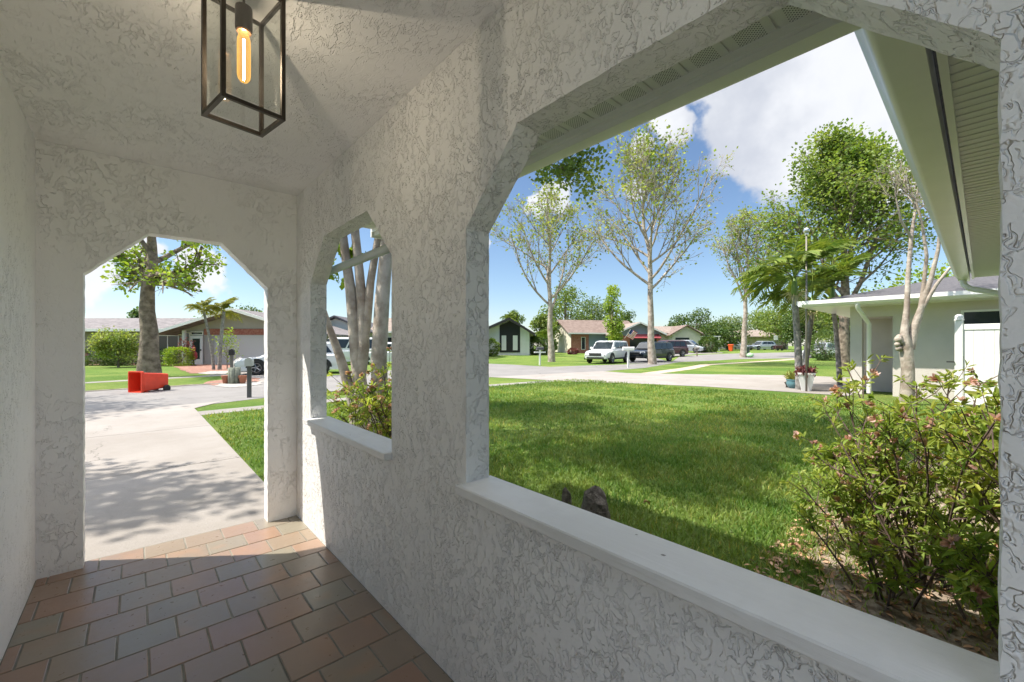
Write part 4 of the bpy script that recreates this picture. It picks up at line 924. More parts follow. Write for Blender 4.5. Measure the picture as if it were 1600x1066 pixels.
# --- house across the street, seen through the doorway
hl = empty('house', PG(215, 32), 'long low house with grey shingle roof across the street, behind the big trunk', 'house', FACE - .01)
wt = MB().box((-12, 0, 0), (3.7, 8, 2.42)); wt.obj('wall', M['w_taupe'], hl)
a = MB(); roof_gable_side(15.7, 8, 2.42, 3.55, .75)(a); ro = a.obj('roof', M['shingle_g'], hl); ro.location = (-4.15, 0, 0)
eave_board(hl, -12.7, 3.2, -.75, 2.42, .19)
for x0, x1 in ((-3.2, -.9), (.6, 3.2), (-7.5, -5)): window(hl, x0, x1, .55, 2.15, 0, 2)
MB().box((-11.9, -.06, .0), (-3.8, -.003, .9)).obj('brick_skirt', M['brick'], hl)
# its garage wing
hy = -1.9
MB().extr([(4.9, 0), (13.6, 0), (13.6, 2.45), (9.2, 3.75), (4.9, 2.45)], lambda u, v, q: (u, q, v), hy, 6).obj('garage_wall', M['w_grey'], hl)
a = MB(); roof_gable_front(4.9, 13.6, hy, 7.5, 2.45, 3.78, 1.15, .14)(a); a.obj('garage_roof', M['shingle_g'], hl); verge(hl, 4.9, 13.6, hy - 1.15, 2.45, 3.78, 1.15)
MB().box((6.55, hy - .06, 2.12), (13.0, hy - .003, 2.55)).obj('brick_band', M['brick'], hl)
gd = MB().box((7.3, hy - .055, .0), (12.6, hy - .004, 2.10)); 
for k in range(1, 4): gd.box((7.32, hy - .062, k * .52), (12.58, hy - .056, k * .52 + .02))
gd.obj('garage_door', mat('pale_garage_door', (.50, .50, .50), .6), hl)
MB().box((4.55, -1.2, 0), (4.9, -1.0, 2.4)).box((5.32, hy - .5, 0), (5.5, hy - .32, 2.42)).obj('porch_post', M['white'], hl)
dd = MB().box((5.62, hy - .14, .0), (6.5, hy - .06, 2.05)); fd = dd.obj('front_door', M['white'], hl)
MB().box((5.80, hy - .16, .40), (6.32, hy - .142, 1.85)).obj('pane', M['glass_dark'], fd); MB().box((6.37, hy - .19, .98), (6.42, hy - .142, 1.10)).obj('handle', M['bronze'], fd)
window(hl, 5.15, 5.55, .3, 2.3, hy - .02, 0); window(hl, 5.6, 6.5, 2.1, 2.36, hy - .03, 0)
MB().tube([(3.3, -.8, 2.45), (3.4, -.85, 2.25), (4.5, -1.15, 2.12), (4.72, -1.25, 2.0), (4.72, -1.25, 0)], .06, 6).obj('downspout', M['trim'], hl, True)
# --- white house with a black panel
hw_ = empty('house', PG(797, 50), 'white house with a black panel and two slim windows in its gable', 'house', FACE - .10)
MB().extr([(-4.6, 0), (2.3, 0), (2.3, 2.75), (0, 4.15), (-4.6, 2.2)], lambda u, v, q: (u, q, v), 0, 11).obj('wall', M['w_white'], hw_)
MB().extr([(-5.3, 1.92), (0, 4.17), (3.0, 2.34), (3.0, 2.52), (0, 4.38), (-5.3, 2.10)], lambda u, v, q: (u, q, v), -.9, 11.6).obj('roof', mat('pale_shingle', (.42, .40, .38), .9, var=.1), hw_)
MB().extr([(-5.3, 1.90), (0, 4.13), (3.0, 2.30), (3.0, 2.60), (0, 4.46), (-5.3, 2.16)], lambda u, v, q: (u, q, v), -.96, -.905).obj('fascia', M['black'], hw_)
MB().extr([(-1.25, .35), (1.2, .35), (1.2, 3.4), (0, 4.10), (-1.25, 3.55)], lambda u, v, q: (u, q, v), -.06, -.003).obj('gable_panel', M['black'], hw_)
window(hw_, -1.0, -.45, .6, 2.35, -.06, 0, 'white', 'w_white'); window(hw_, .35, .9, .6, 2.35, -.06, 0, 'white', 'w_white')
# --- brown roofed house
hb = empty('house', PG(905, 57), 'brown roofed house with blue grey front and brick corner behind the white parked car', 'house', FACE + .22)
MB().box((-1.1, 0, 0), (8.5, 8, 2.6)).obj('wall', M['w_blue'], hb)
MB().extr([(-.06, 0), (8, 0), (8, 2.58), (4, 4.5), (-.06, 2.6)], lambda u, v, q: (q, u, v), -1.2, -1.103).obj('gable_wall', M['w_cream'], hb)
a = MB(); roof_gable_side(9.7, 8, 2.6, 4.6, .7)(a); ro = a.obj('roof', M['shingle_b'], hb); ro.location = (3.75, 0, 0); eave_board(hb, -1.8, 9.2, -.7, 2.6)
MB().box((-1.18, -.07, 0), (1.35, -.004, 2.55)).obj('brick_corner', M['brick'], hb)
window(hb, .25, .85, .5, 2.2, -.07, 0); window(hb, 5.0, 6.2, .7, 2.1, 0, 1)
MB().box((3.0, -.05, 0), (4.1, -.004, 2.1)).obj('front_door', M['w_blue'], hb)
# --- blue gable with red garage awning
hc = empty('house', PG(1003, 54), 'blue grey gabled house with dark red awning over its open garage', 'house', FACE + .05)
MB().extr([(-3.2, 0), (2.4, 0), (2.4, 2.7), (-.3, 3.9), (-3.2, 2.7)], lambda u, v, q: (u, q, v), 0, 9).obj('wall', M['w_blue'], hc)
a = MB(); roof_gable_front(-3.2, 2.4, 0, 9, 2.7, 3.95, .6)(a); a.obj('roof', M['shingle_t'], hc); verge(hc, -3.2, 2.4, -.6, 2.7, 3.95, .6)
MB().box((-3.25, -.08, 0), (-1.6, -.004, 2.35)).box((1.9, -.08, 0), (2.42, -.004, 2.35)).obj('brick_pier', M['brick'], hc)
MB().box((-1.6, -.05, 0), (1.9, -.004, 2.1)).obj('garage_shade_panel', M['dark'], hc)  # flat dark panel on the wall, painted as the shaded garage interior
MB().extr([(-.9, 2.0), (-.9, 2.06), (-.004, 2.55), (-.004, 2.45)], lambda u, v, q: (q, u, v), -1.9, 2.2).obj('awning', mat('red_awning', (.28, .05, .06), .8), hc)
# --- tan house
hd = empty('house', PG(1058, 68), 'tan gabled house behind the silver van', 'house', FACE + .02)
MB().box((-4.6, .3, 0), (3.1, 8, 2.7)).obj('wall', M['w_tan'], hd)
MB().extr([(-1.4, 0), (3.1, 0), (3.1, 2.7), (.95, 3.9), (-1.4, 2.7)], lambda u, v, q: (u, q, v), -1.5, .298).obj('gable_wall', M['w_cream'], hd)
a = MB(); roof_gable_side(8.5, 8, 2.7, 4.0, .6)(a); ro = a.obj('roof', M['shingle_t'], hd); ro.location = (-.7, .3, 0)
a = MB(); roof_gable_front(-1.4, 3.1, -1.5, 3.5, 2.7, 3.98, .5)(a); a.obj('gable_roof', M['shingle_b'], hd)
MB().box((-.9, -1.56, 0), (1.3, -1.504, 2.1)).obj('garage_shade_panel', M['dark'], hd)  # solid panel whose dark colour stands for shade inside the garage
MB().box((3.2, -1.0, 2.25), (6.6, 2, 2.4)).box((6.3, -.9, 0), (6.45, -.75, 2.25)).box((6.3, 1.7, 0), (6.45, 1.85, 2.25)).obj('carport', M['white'], hd)
# --- farthest house
he_ = empty('house', PG(1180, 84), 'farthest low tan house with pale hip roof behind the silver wagon', 'house', FACE - .05)
MB().box((-7, 0, 0), (6.4, 8, 2.45)).obj('wall', M['w_tan'], he_); a = MB(); hip(-7.9, 7.3, -.9, 8.9, 2.4, 4.0)(a); a.obj('roof', M['shingle_t'], he_)
window(he_, -4.5, -3, .7, 2.1, 0, 1); MB().box((.2, -.05, 0), (3.8, -.004, 2.1)).obj('garage_door', M['w_cream'], he_)
# --- white house seen through the small window
hs = empty('house', PG(572, 40), 'white gabled house with grey roof seen between the pale trunks', 'house', FACE + .0)
MB().extr([(-5.8, 0), (.2, 0), (.2, 2.7), (-2.9, 3.9), (-5.8, 2.7)], lambda u, v, q: (u, q, v), 0, 9).obj('wall', M['w_white'], hs)
MB().box((.2, 1.2, 0), (9.5, 9, 2.55)).obj('side_wall', M['w_white'], hs)
a = MB(); roof_gable_front(-5.8, .2, 0, 9, 2.7, 4.0, .6)(a); a.obj('roof', M['shingle_d'], hs)
a = MB(); roof_gable_side(9.3, 7.8, 2.55, 4.1, .6)(a); ro = a.obj('side_roof', M['shingle_t'], hs); ro.location = (5.2, 1.2, 0); eave_board(hs, 1.2, 9.5, .6, 2.55)
MB().box((-5.3, -.06, 2.1), (-.2, -.004, 2.45)).obj('brick_band', M['brick'], hs); MB().box((-4.9, -.06, 0), (-.7, -.005, 2.08)).obj('garage_door', M['w_cream'], hs)
window(hs, 1.2, 2.2, .7, 2.1, 1.2, 0, 'black'); window(hs, 4.2, 5.8, .7, 2.1, 1.2, 1, 'white')
# --- neighbour's house on the right (aligned with ours): wall x = 15.2, eave x = 14.3
hn = empty('house', (15.2, 2.5, GZ), 'neighbour\'s grey stucco house with dark hip roof and deep white eave, at the right', 'house')
MB().box((-.1, -12, 0), (12, -.9, 2.46)).box((1.2, -.9, 0), (12, 0, 2.46)).box((-.1, -.9, 2.15), (1.2, .0, 2.46)).obj('wall', M['w_nb'], hn)
MB().box((-.1, -.26, 0), (.16, .0, 2.15)).obj('porch_column', M['w_nb'], hn)
a = MB(); hip(-.90, 12.9, -12.9, .90, 2.48, 4.35, .10)(a); a.obj('roof', M['shingle_d'], hn)
MB().box((-.93, -12.93, 2.44), (12.93, .93, 2.478)).obj('soffit', M['trim'], hn)
autosmooth(MB().extr([(-1.05, 2.62), (-1.06, 2.52), (-1.0, 2.46), (-.935, 2.46), (-.935, 2.62)], lambda u, v, q: (u, q, v), -12.9, .93).obj('gutter', M['trim'], hn), 30)
MB().extr([(1.05, 2.62), (1.06, 2.52), (1.0, 2.46), (.935, 2.46), (.935, 2.62)], lambda u, v, q: (q, u, v), -1.05, 12.9).obj('front_gutter', M['trim'], hn)
autosmooth(MB().tube([(-.98, -.30, 2.46), (-.95, -.30, 2.36), (-.24, -.40, 2.02), (-.17, -.42, 1.95), (-.17, -.42, .05)], .055, 8).obj('downspout', M['trim'], hn), 50)
def windowx(root, y0, y1, z0, z1, x=0):
    f = .05; mb = MB()
    for a, b in (((y0, z0), (y1, z0 + f)), ((y0, z1 - f), (y1, z1)), ((y0, z0 + f), (y0 + f, z1 - f)), ((y1 - f, z0 + f), (y1, z1 - f))): mb.box((x - .04, a[0], a[1]), (x - .003, b[0], b[1]))
    o = mb.obj('window', M['white'], root); MB().box((x - .02, y0 + f, z0 + f), (x - .006, y1 - f, z1 - f)).obj('pane', M['glass_dark'], o)
windowx(hn, -3.9, -2.15, 1.1, 2.22, -.1)
# white vinyl fence
vf = empty('vinyl_fence', (13.7, .35, GZ), 'white vinyl privacy fence panel with capped post by the neighbour\'s window', 'fence')
MB().bbox((-.065, -.065, 0), (.065, .065, 1.92), .008).obj('post', M['white'], vf)
autosmooth(MB().lathe([(.085, 1.92), (.085, 1.945), (.07, 1.955), (.078, 1.985), (.07, 2.02), (.045, 2.045), (.01, 2.055)], 16).obj('post_cap', M['white'], vf), 50)
p_ = MB(); 
for k in range(16): p_.bbox((-.02, -.075 - .15 * (k + 1), .08), (.02, -.077 - .15 * k, 1.70), .005)
p_.obj('panel', M['white'], vf); MB().bbox((-.035, -2.5, 1.702), (.035, -.07, 1.83), .006).bbox((-.035, -2.5, .06), (.035, -.07, .18), .006).obj('rail', M['white'], vf)
MB().bbox((-.065, -2.63, 0), (.065, -2.502, 1.92), .008).obj('post', M['white'], vf)
MB().box((-.10, .066, .98), (-.04, .19, 1.005)).obj('latch', M['black'], vf)

# ------------------------------------------------------------ vehicles. x forward
def paint(n, c, met=.3): return mat(n, c, .25, met, coat=.6)
PW = paint('white_car_paint', (.72, .73, .74), .0); PD = paint('dark_blue_car_paint', (.025, .035, .05)); PR = paint('dark_red_car_paint', (.07, .015, .02)); PS = paint('silver_car_paint', (.42, .45, .48), .5)
LG = mat('headlight_glass', (.6, .63, .66), .08, .3); TG = mat('taillight_glass', (.35, .02, .02), .15); RIM = mat('alloy_rim', (.35, .35, .36), .3, .8)
def car(label, loc, rz, L, W, Ht, kind, pm, group='vehicles parked along the street', spare=False, rim=RIM):
    root = empty({'suv': 'parked_suv', 'van': 'parked_minivan', 'wagon': 'parked_car'}[kind], loc, label, {'suv': 'suv', 'van': 'minivan', 'wagon': 'car'}[kind], rz, group)
    hl_, hw = L / 2, W / 2
    if kind == 'suv': bz, hood, belt, ws0, ws1, r1, r0 = .32, 1.00, 1.08, .50, .23, -.86, -.95
    elif kind == 'van': bz, hood, belt, ws0, ws1, r1, r0 = .26, .92, 1.05, .62, .26, -.88, -.97
    else: bz, hood, belt, ws0, ws1, r1, r0 = .22, .82, .95, .48, .15, -.72, -.96
    st = [(hl_, bz + .18, hood * .66, .80), (hl_ - .05, bz + .06, hood * .80, .90), (hl_ - .30, bz, hood * .93, .98), (hl_ * ws0 + .25, bz, hood, 1), (hl_ * ws0, bz, belt - .03, 1), (0, bz, belt, 1), (-hl_ * .8, bz, belt + .02, 1), (-hl_ + .15, bz, belt + .01, .97), (-hl_ + .02, bz + .08, belt * .93, .93), (-hl_, bz + .2, belt * .75, .88)]
    rings = []
    for x, z0, z1, k in st:
        w_ = hw * k; rings.append([(x, -w_ * .94, z0), (x, -w_, z0 + .14), (x, -w_, (z0 + z1) / 2), (x, -w_ * .985, z1 - .10), (x, -w_ * .86, z1), (x, w_ * .86, z1), (x, w_ * .985, z1 - .10), (x, w_, (z0 + z1) / 2), (x, w_, z0 + .14), (x, w_ * .94, z0)])
    body = MB().loft(rings, True, True)
    xb0, xb1, xt0, xt1 = hl_ * ws0, hl_ * r0, hl_ * ws1, hl_ * r1; wb, wt_ = hw * .88, hw * .76; zb, zt = belt - .06, Ht
    gr = []
    for x0, x1, w_, z in ((xb0, xb1, wb, zb), (xt0 + .04, xt1 - .03, wt_ + .03, zt - .10), (xt0 - .08, xt1 + .08, wt_ - .06, zt - .02), (xt0 - .3, xt1 + .3, wt_ - .3, zt)):
        gr.append([(x0, -w_, z), (x0 - .0, w_, z), (x1, w_, z), (x1, -w_, z)])
    body.loft(gr, False, True); autosmooth(body.obj('body', pm, root), 32)
    def lerp(a, b, t): return tuple(a[i] + (b[i] - a[i]) * t for i in range(3))
    B0, B1, T1, T0 = (xb0, wb, zb), (xb1, wb, zb), (xt1 - .03, wt_ + .03, zt - .10), (xt0 + .04, wt_ + .03, zt - .10)
    def quad(nm, pts, off, mt=M['glass_dark']):
        pts = [Vector(p) for p in pts]; nrm = (pts[1] - pts[0]).cross(pts[3] - pts[0]).normalized()
        if nrm.dot(Vector(off)) < 0: nrm = -nrm
        MB().loft([[p + nrm * .004 for p in pts], [p + nrm * .016 for p in pts]], True, True).obj(nm, mt, root)
    for s in (-1, 1):
        def sp(u, v): p = lerp(lerp(B0, B1, u), lerp(T0, T1, u), v); return (p[0], p[1] * s, p[2])
        for a, b in (((.10, .40), (.43, .66), (.69, .93)) if kind != 'wagon' else ((.12, .42), (.45, .70), (.73, .90))):
            quad('side_window', [sp(a, .22), sp(b, .22), sp(min(b, .97), .92), sp(max(a, .04), .92)], (0, s, .2))
        quad('headlight', [(hl_ - .02, s * hw * .55, hood * .70), (hl_ - .14, s * hw * .90, hood * .70), (hl_ - .20, s * hw * .90, hood * .86), (hl_ - .08, s * hw * .5, hood * .84)], (1, s, 0), LG)
        quad('taillight', [(-hl_ + .02, s * hw * .66, belt * .70), (-hl_ + .06, s * hw * .93, belt * .70), (-hl_ + .08, s * hw * .93, belt * .95), (-hl_ + .03, s * hw * .66, belt * .95)], (-1, s, 0), TG)
        MB().bbox((xb0 - .25, s * (wb + .10) - .09, zb + .06), (xb0 - .10, s * (wb + .10) + .09, zb + .22), .03).obj('mirror', pm, root)
    quad('windshield', [(xb0 - .05, -wb * .88, zb + .08), (xb0 - .05, wb * .88, zb + .08), (xt0 + .07, wt_ * .92, zt - .13), (xt0 + .07, -wt_ * .92, zt - .13)], (1, 0, 1))
    quad('rear_window', [(xb1 + .01, -wb * .82, zb + .18), (xb1 + .01, wb * .82, zb + .18), (xt1 - .02, wt_ * .9, zt - .14), (xt1 - .02, -wt_ * .9, zt - .14)], (-1, 0, .3))
    g_ = MB().box((hl_ - .03, -hw * .50, bz + .26), (hl_ + .012, hw * .50, hood * .80)); g_.box((hl_ - .06, -hw * .7, bz + .06), (hl_ + .01, hw * .7, bz + .18)); g_.obj('grille', M['black'], root)
    tr_ = MB()
    for s in (-1, 1): tr_.box((-hl_ * .92, s * hw - .02, bz - .02), (hl_ * .92, s * hw + .012, bz + .12))
    tr_.obj('side_sill_trim', M['black'] if kind == 'suv' else pm, root)
    R = .37 if kind == 'suv' else .33
    for x in (hl_ * .60, -hl_ * .60):
        for s in (-1, 1):
            an = []
            for k in range(15): t = math.pi * (k / 14) ; an.append((x + math.cos(t) * (R + .09), R + math.sin(t) * (R + .09)))
            MB().extr(an, lambda u, v, q: (u, q, v), s * (hw - .10), s * (hw + .016)).obj('wheel_arch', M['black'], root)
            wh = autosmooth(MB().lathe([(R * .62, -.10), (R * .9, -.11), (R, -.07), (R, .07), (R * .9, .11), (R * .62, .10)], 24, (x, s * (hw - .07), R), 'Y').obj('wheel', M['black'], root), 40)
            rm = MB(); rm.lathe([(.03, s * .10), (R * .2, s * .118), (R * .22, s * .100), (R * .56, s * .085), (R * .60, s * .112), (R * .64, s * .112), (R * .64, s * .05), (.03, s * .05)], 24, (x, s * (hw - .07), R), 'Y')
            for k in range(5):
                t = k * 2 * math.pi / 5; rm.tube([(x, s * (hw + .045), R), (x + math.cos(t) * R * .6, s * (hw + .038), R + math.sin(t) * R * .6)], R * .07, 4)
            rm.obj('rim', rim, wh)
    if spare: autosmooth(MB().lathe([(.02, -.09), (.34, -.09), (.37, -.05), (.37, .05), (.34, .09), (.02, .09)], 20, (-hl_ - .11, 0, 1.0), 'X').obj('spare_wheel', M['black'], root), 40)
    return root
# heading of a car whose nose points to picture left and a degrees towards the viewer
def head_left(a): return AR + math.pi + rad(a)
def head_right(a): return AR - rad(a)
car('white parked suv with black grille and wheel arches, nose toward us', P(950, 33.0, GZ + .006), head_left(54), 4.75, 1.92, 1.74, 'suv', PW)
car('dark blue parked suv half hidden behind the tall tree trunk', P(1017, 35.5, GZ + .006), head_left(38), 4.5, 1.85, 1.66, 'suv', PD)
car('dark red suv with a spare wheel on its back', PG(1042, 46), head_left(22), 4.5, 1.85, 1.82, 'suv', PR, spare=True)
car('silver and white minivan facing right in front of the tan house', PG(1073, 60), head_right(40), 4.9, 1.9, 1.80, 'van', PS)
car('silver wagon parked far off before the farthest house', PG(1190, 74), head_left(12), 4.8, 1.85, 1.58, 'wagon', PS)
car('pale car mostly hidden behind the slim half bare trunk', PG(1150, 76), head_left(160), 4.5, 1.8, 1.45, 'wagon', PW)
car('white car parked in the street behind the palm trunks', PG(1283, 44), head_right(150), 4.6, 1.85, 1.60, 'wagon', PW)
car('white car at the edge of the doorway on the drive across the street', P(458, 20.5, GZ + .01), head_left(20), 4.6, 1.85, 1.55, 'wagon', PW)
car('white van seen between the two left trunks in the small window', PG(532, 30), head_left(35), 5.0, 1.9, 1.95, 'van', PW)
car('white car behind the thick pale trunk in the small window', PG(600, 31), head_left(20), 4.7, 1.85, 1.6, 'wagon', PW)

# ------------------------------------------------------------ bins
def bin_(label, loc, col, rot=None, s=1., group=None):
    root = empty('wheeled_bin', loc, label, 'wheeled bin', 0, group); m = mat('bin_plastic_' + label.split()[0], col, .45, var=.06)
    def ring(w0, d0, z, r=.05):
        out = []
        for cx, cy, a0 in ((w0 - r, d0 - r, 0), (-w0 + r, d0 - r, 90), (-w0 + r, -d0 + r, 180), (w0 - r, -d0 + r, 270)):
            for k in range(4): t = rad(a0 + 30 * k); out.append((cx + math.cos(t) * r, cy + math.sin(t) * r, z))
        return out
    mb = MB(); mb.loft([ring(.20, .24, .02), ring(.22, .27, .30), ring(.26, .32, .86), ring(.275, .335, .90), ring(.30, .37, .92), ring(.30, .37, 1.0), ring(.27, .335, 1.0), ring(.25, .31, .86), ring(.19, .23, .06)], True, True)
    autosmooth(mb.obj('body', m, root), 40)
    MB().tube([(-.24, .42, .95), (-.24, .46, .98), (.24, .46, .98), (.24, .42, .95)], .016, 6).obj('handle', m, root)
    for sx in (-1, 1): autosmooth(MB().lathe([(.02, -.03), (.11, -.035), (.125, -.02), (.125, .02), (.11, .035), (.02, .03)], 18, (sx * .27, .27, .125), 'X').obj('wheel', M['black'], root), 40)
    return root, m, ring
rb, m_, ring = bin_('red wheeled bin tipped on its side with its open mouth toward the lawn', G(252, 611.5), (.72, .055, .02))
rb.rotation_euler = (rad(90), 0, 0)
Rm = Matrix.Rotation(AR + math.pi + rad(76), 4, 'Z') @ Matrix.Rotation(rad(90), 4, 'Y') @ Matrix.Rotation(rad(-90), 4, 'Z')
rb.rotation_euler = Rm.to_euler(); rb.location = G(257, 609.5) + Vector((0, 0, .30)); rb.scale = (.86, .86, .82)
lid = MB(); lid.box((-.30, -.30, -.02), (.30, .42, .03), 0); lo = lid.obj('lid', m_, rb); lo.location = (0, .40, .97); lo.rotation_euler = (rad(-105), 0, 0); lo.scale = (1, .5, 1)
ob, m2, ring = bin_('orange wheeled bin standing upright by the far kerb', PG(1142, 66), (.75, .10, .02)); MB().loft([ring(.31, .38, 1.0), ring(.30, .37, 1.05), ring(.2, .27, 1.09)], True, True).obj('lid', m2, ob)
gb, m3, ring = bin_('dark green wheeled bin beside the slim half bare trunk', P(1166, 47, gu(47)), (.015, .05, .03)); MB().loft([ring(.31, .38, 1.0), ring(.30, .37, 1.05), ring(.2, .27, 1.09)], True, True).obj('lid', m3, gb)
bg_ = MB(); rg = random.Random(2); rings = []
for i in range(7):
    t = i / 6; r = .34 * math.sin(math.pi * min(.12 + t * .80, .96)) ** .7 * (1 if i < 6 else .4); rings.append([(math.cos(2 * math.pi * k / 14) * r * (1 + rg.uniform(-.1, .1)), math.sin(2 * math.pi * k / 14) * r, t * .5) for k in range(14)])
bg_.loft(rings, True, True); o = bg_.thing('yard_bag', mat('pale_green_plastic', (.38, .62, .36), .5), 'pale green knotted bag slumped against the dark green bin', 'bag', smooth=True); o.location = P(1172, 44, gu(44))

# ------------------------------------------------------------ mailboxes
def mailbox(label, loc, rz, postm, boxm, h=1.0, s=1., white_arm=False):
    root = empty('mailbox', loc, label, 'mailbox', rz, None)
    MB().bbox((-.05, -.05, -.05), (.05, .05, h), .006).obj('post', postm, root)
    pr = [(-.085, 0), (-.085, .13)] + [(-math.cos(rad(a)) * .085, .13 + math.sin(rad(a)) * .085) for a in range(20, 180, 20)] + [(.085, .13), (.085, 0)]
    bx = autosmooth(MB().extr(pr, lambda u, v, q: (q, u, h + .012 + v), -.26 * s, .26 * s).obj('box', boxm, root), 30)
    MB().extr([(u * 1.04, v * 1.02 - .002) for u, v in pr], lambda u, v, q: (q, u, h + .013 + v), .262 * s, .275 * s).obj('door', boxm, bx); MB().box((-.02, .088, h + .06), (.10, .096, h + .09)).obj('flag', M['black'], bx)
    MB().box((-.24, -.05, h + .0), (.24, .05, h + .011)).obj('bracket', postm, root)
    if white_arm: MB().bbox((-.42, -.045, h - .20), (.42, .045, h - .11), .006).obj('arm', postm, root)
    return root
light_box = mat('light_grey_box', (.42, .43, .43), .4)
mailbox('grey topped mailbox on a dark post at the near roadside', G(389.5, 621.5), AR + 2.05, M['grey_post'], light_box, .82)
wm = mailbox('black mailbox on a weathered post across the street, beside the cut logs', G(362, 598), AR + 2.1, mat('weathered_post', (.18, .18, .16), .9), M['black'], 1.0)
mailbox('white mailbox post with a dark box on the verge by the white gabled house', G(843.6, 571), AR + .3, M['white'], M['grey_post'], 1.05, .9, True)
mailbox('white mailbox on a white post in front of the white suv', G(981.5, 575.3), AR + .1, M['white'], M['white'], 1.05, 1.3)
mailbox('small brown mailbox post by the silver van', PG(1089, 47), AR + .2, mat('tan_post', (.22, .18, .14), .8), mat('tan_box', (.3, .27, .23), .6), .8)
# bundle of upright logs with flower pots
lg = empty('log_planter', G(366, 600), 'bundle of upright grey logs around the far mailbox foot, flanked by clay pots', 'log planter', 0)
rg = random.Random(6); a = MB()
for k in range(6): t = k * 1.05; a.tube([(math.cos(t) * .12, math.sin(t) * .12, -.05), (math.cos(t) * .12 + rg.uniform(-.02, .02), math.sin(t) * .12, rg.uniform(.45, .62))], .07, 8)
a.obj('logs', mat('mossy_logs', (.14, .16, .13), .9, col2=(.26, .28, .22), vscale=10), lg, True)
for s in (-1, 1): autosmooth(MB().lathe([(.08, 0), (.12, .22), (.14, .24), (.14, .30), (.10, .30)], 14, tuple(rt * .3 * s)).obj('clay_pot', mat('terracotta', (.35, .14, .08), .8), lg), 40)

# ------------------------------------------------------------ street sign, flag, pole, pots, ornaments
sg = empty('street_sign', PG(1212, 66), 'small white square sign on a thin post near the farthest house', 'sign', AR)
MB().tube([(0, 0, 0), (0, 0, 2.3)], .03, 6).obj('post', M['grey_post'], sg); MB().bbox((-.33, -.05, 1.75), (.33, -.032, 2.45), .01).obj('panel', M['white'], sg)
rs = empty('shed_cart', PG(1216, 70), 'small dark red cart at the foot of the white square sign', 'cart', AR)
MB().bbox((-.55, -.4, .25), (.55, .4, .85), .03).obj('tub', PR, rs)
for sx in (-1, 1): MB().lathe([(.02, -.04), (.22, -.04), (.22, .04), (.02, .04)], 14, (sx * .35, -.44, .22), 'Y').obj('wheel', M['black'], rs)
MB().tube([(.5, 0, .7), (1.1, 0, 1.1)], .025, 5).obj('handle', M['grey_post'], rs)
# flag on the blue house: thirteen stripes and a blue canton with rows of stars
fg = empty('wall_flag', PG(982, 52.6) + Vector((0, 0, 2.15)), 'red, white and blue striped flag hanging at an angle beside the red awning', 'flag', AR)
MB().tube([(-.55, -.2, -.15), (.15, -.5, 1.0)], .015, 6).obj('pole', M['white'], fg)
fr = mat('flag_red', (.55, .04, .06), .8); fw_ = mat('flag_white', (.8, .8, .78), .8); fb_ = mat('flag_blue', (.03, .05, .2), .8)
def fp(u, v): return (.15 - .60 * v * .9 + u * .85, -.5 + .25 * v + .05 * math.sin(u * 9), 1.0 - v * .9 - u * .45)
stR, stW = MB(), MB()
for i in range(13):
    mb = stR if i % 2 == 0 else stW
    for k in range(8):
        if i < 7 and k < 3: continue
        u0, u1, v0, v1 = k / 8, (k + 1) / 8, i / 13, (i + 1) / 13; a, b, c, d_ = fp(u0, v0), fp(u1, v0), fp(u1, v1), fp(u0, v1)
        mb.loft([[a, b, c, d_], [(p[0], p[1] + .006, p[2]) for p in (a, b, c, d_)]], True, True)
stR.obj('red_stripes', fr, fg); stW.obj('white_stripes', fw_, fg)
cn = MB()
for k in range(3):
    a, b, c, d_ = fp(k / 8, 0), fp((k + 1) / 8, 0), fp((k + 1) / 8, 7 / 13), fp(k / 8, 7 / 13); cn.loft([[a, b, c, d_], [(p[0], p[1] + .006, p[2]) for p in (a, b, c, d_)]], True, True)
cn.obj('canton', fb_, fg); s_ = MB()
for r in range(5):
    for c in range(6):
        p = fp(.035 + c * .06, .05 + r * .105); s_.box((p[0] - .010, p[1] - .004, p[2] - .010), (p[0] + .010, p[1] - .001, p[2] + .010))
s_.obj('stars', fw_, fg)
# thin pole with a silver ball
pl_ = empty('ball_topped_pole', G(1260, 612), 'thin grey pole topped by a small silver ball, in front of the tall white planter', 'pole')
MB().tube([(0, 0, -.1), (0, 0, 2.4), (0, 0, 4.62)], [.028, .026, .022], 8).obj('shaft', mat('aged_metal', (.25, .23, .20), .5, .4), pl_, True)
autosmooth(MB().lathe([(.03, 4.60), (.045, 4.62), (.045, 4.66), (.03, 4.67)] + [(.085 * math.cos(rad(a)), 4.75 + .085 * math.sin(rad(a))) for a in range(-70, 95, 15)], 18).obj('ball', mat('silver_ball', (.75, .75, .75), .12, .9), pl_), 50)
# planters by the neighbour's drive
tp = empty('tall_planter', G(1259.5, 611), 'tall tapered square white planter with dark red foliage at the lawn edge', 'planter', .3)
def sq(w_, z): return [(-w_, -w_, z), (w_, -w_, z), (w_, w_, z), (-w_, w_, z)]
MB().loft([sq(.11, 0), sq(.20, .50), sq(.215, .50), sq(.215, .55), sq(.18, .55), sq(.17, .46)], True, True).obj('pot', M['white'], tp)
nr = np.random.default_rng(4); C = nr.normal(size=(520, 3)).clip(-1.7, 1.7) * np.array([.13, .13, .06]) + np.array([0, 0, .60]); M['redleaf'] = leafmat('dark_red_leaf', (.10, .025, .035), (.22, .07, .07), .3, 6)
leaf_obj('plant', C, .10, .4, M['redleaf'], tp, 2, 'leaf')
bp_ = empty('round_pot', G(1240, 607), 'round blue green glazed pot with a spiky yellow plant left of the tall planter', 'planter')
autosmooth(MB().lathe([(.10, 0), (.17, .06), (.20, .16), (.19, .24), (.21, .26), (.21, .29), (.17, .29), (.16, .22)], 20).obj('pot', mat('teal_glaze', (.10, .22, .25), .35), bp_), 40)
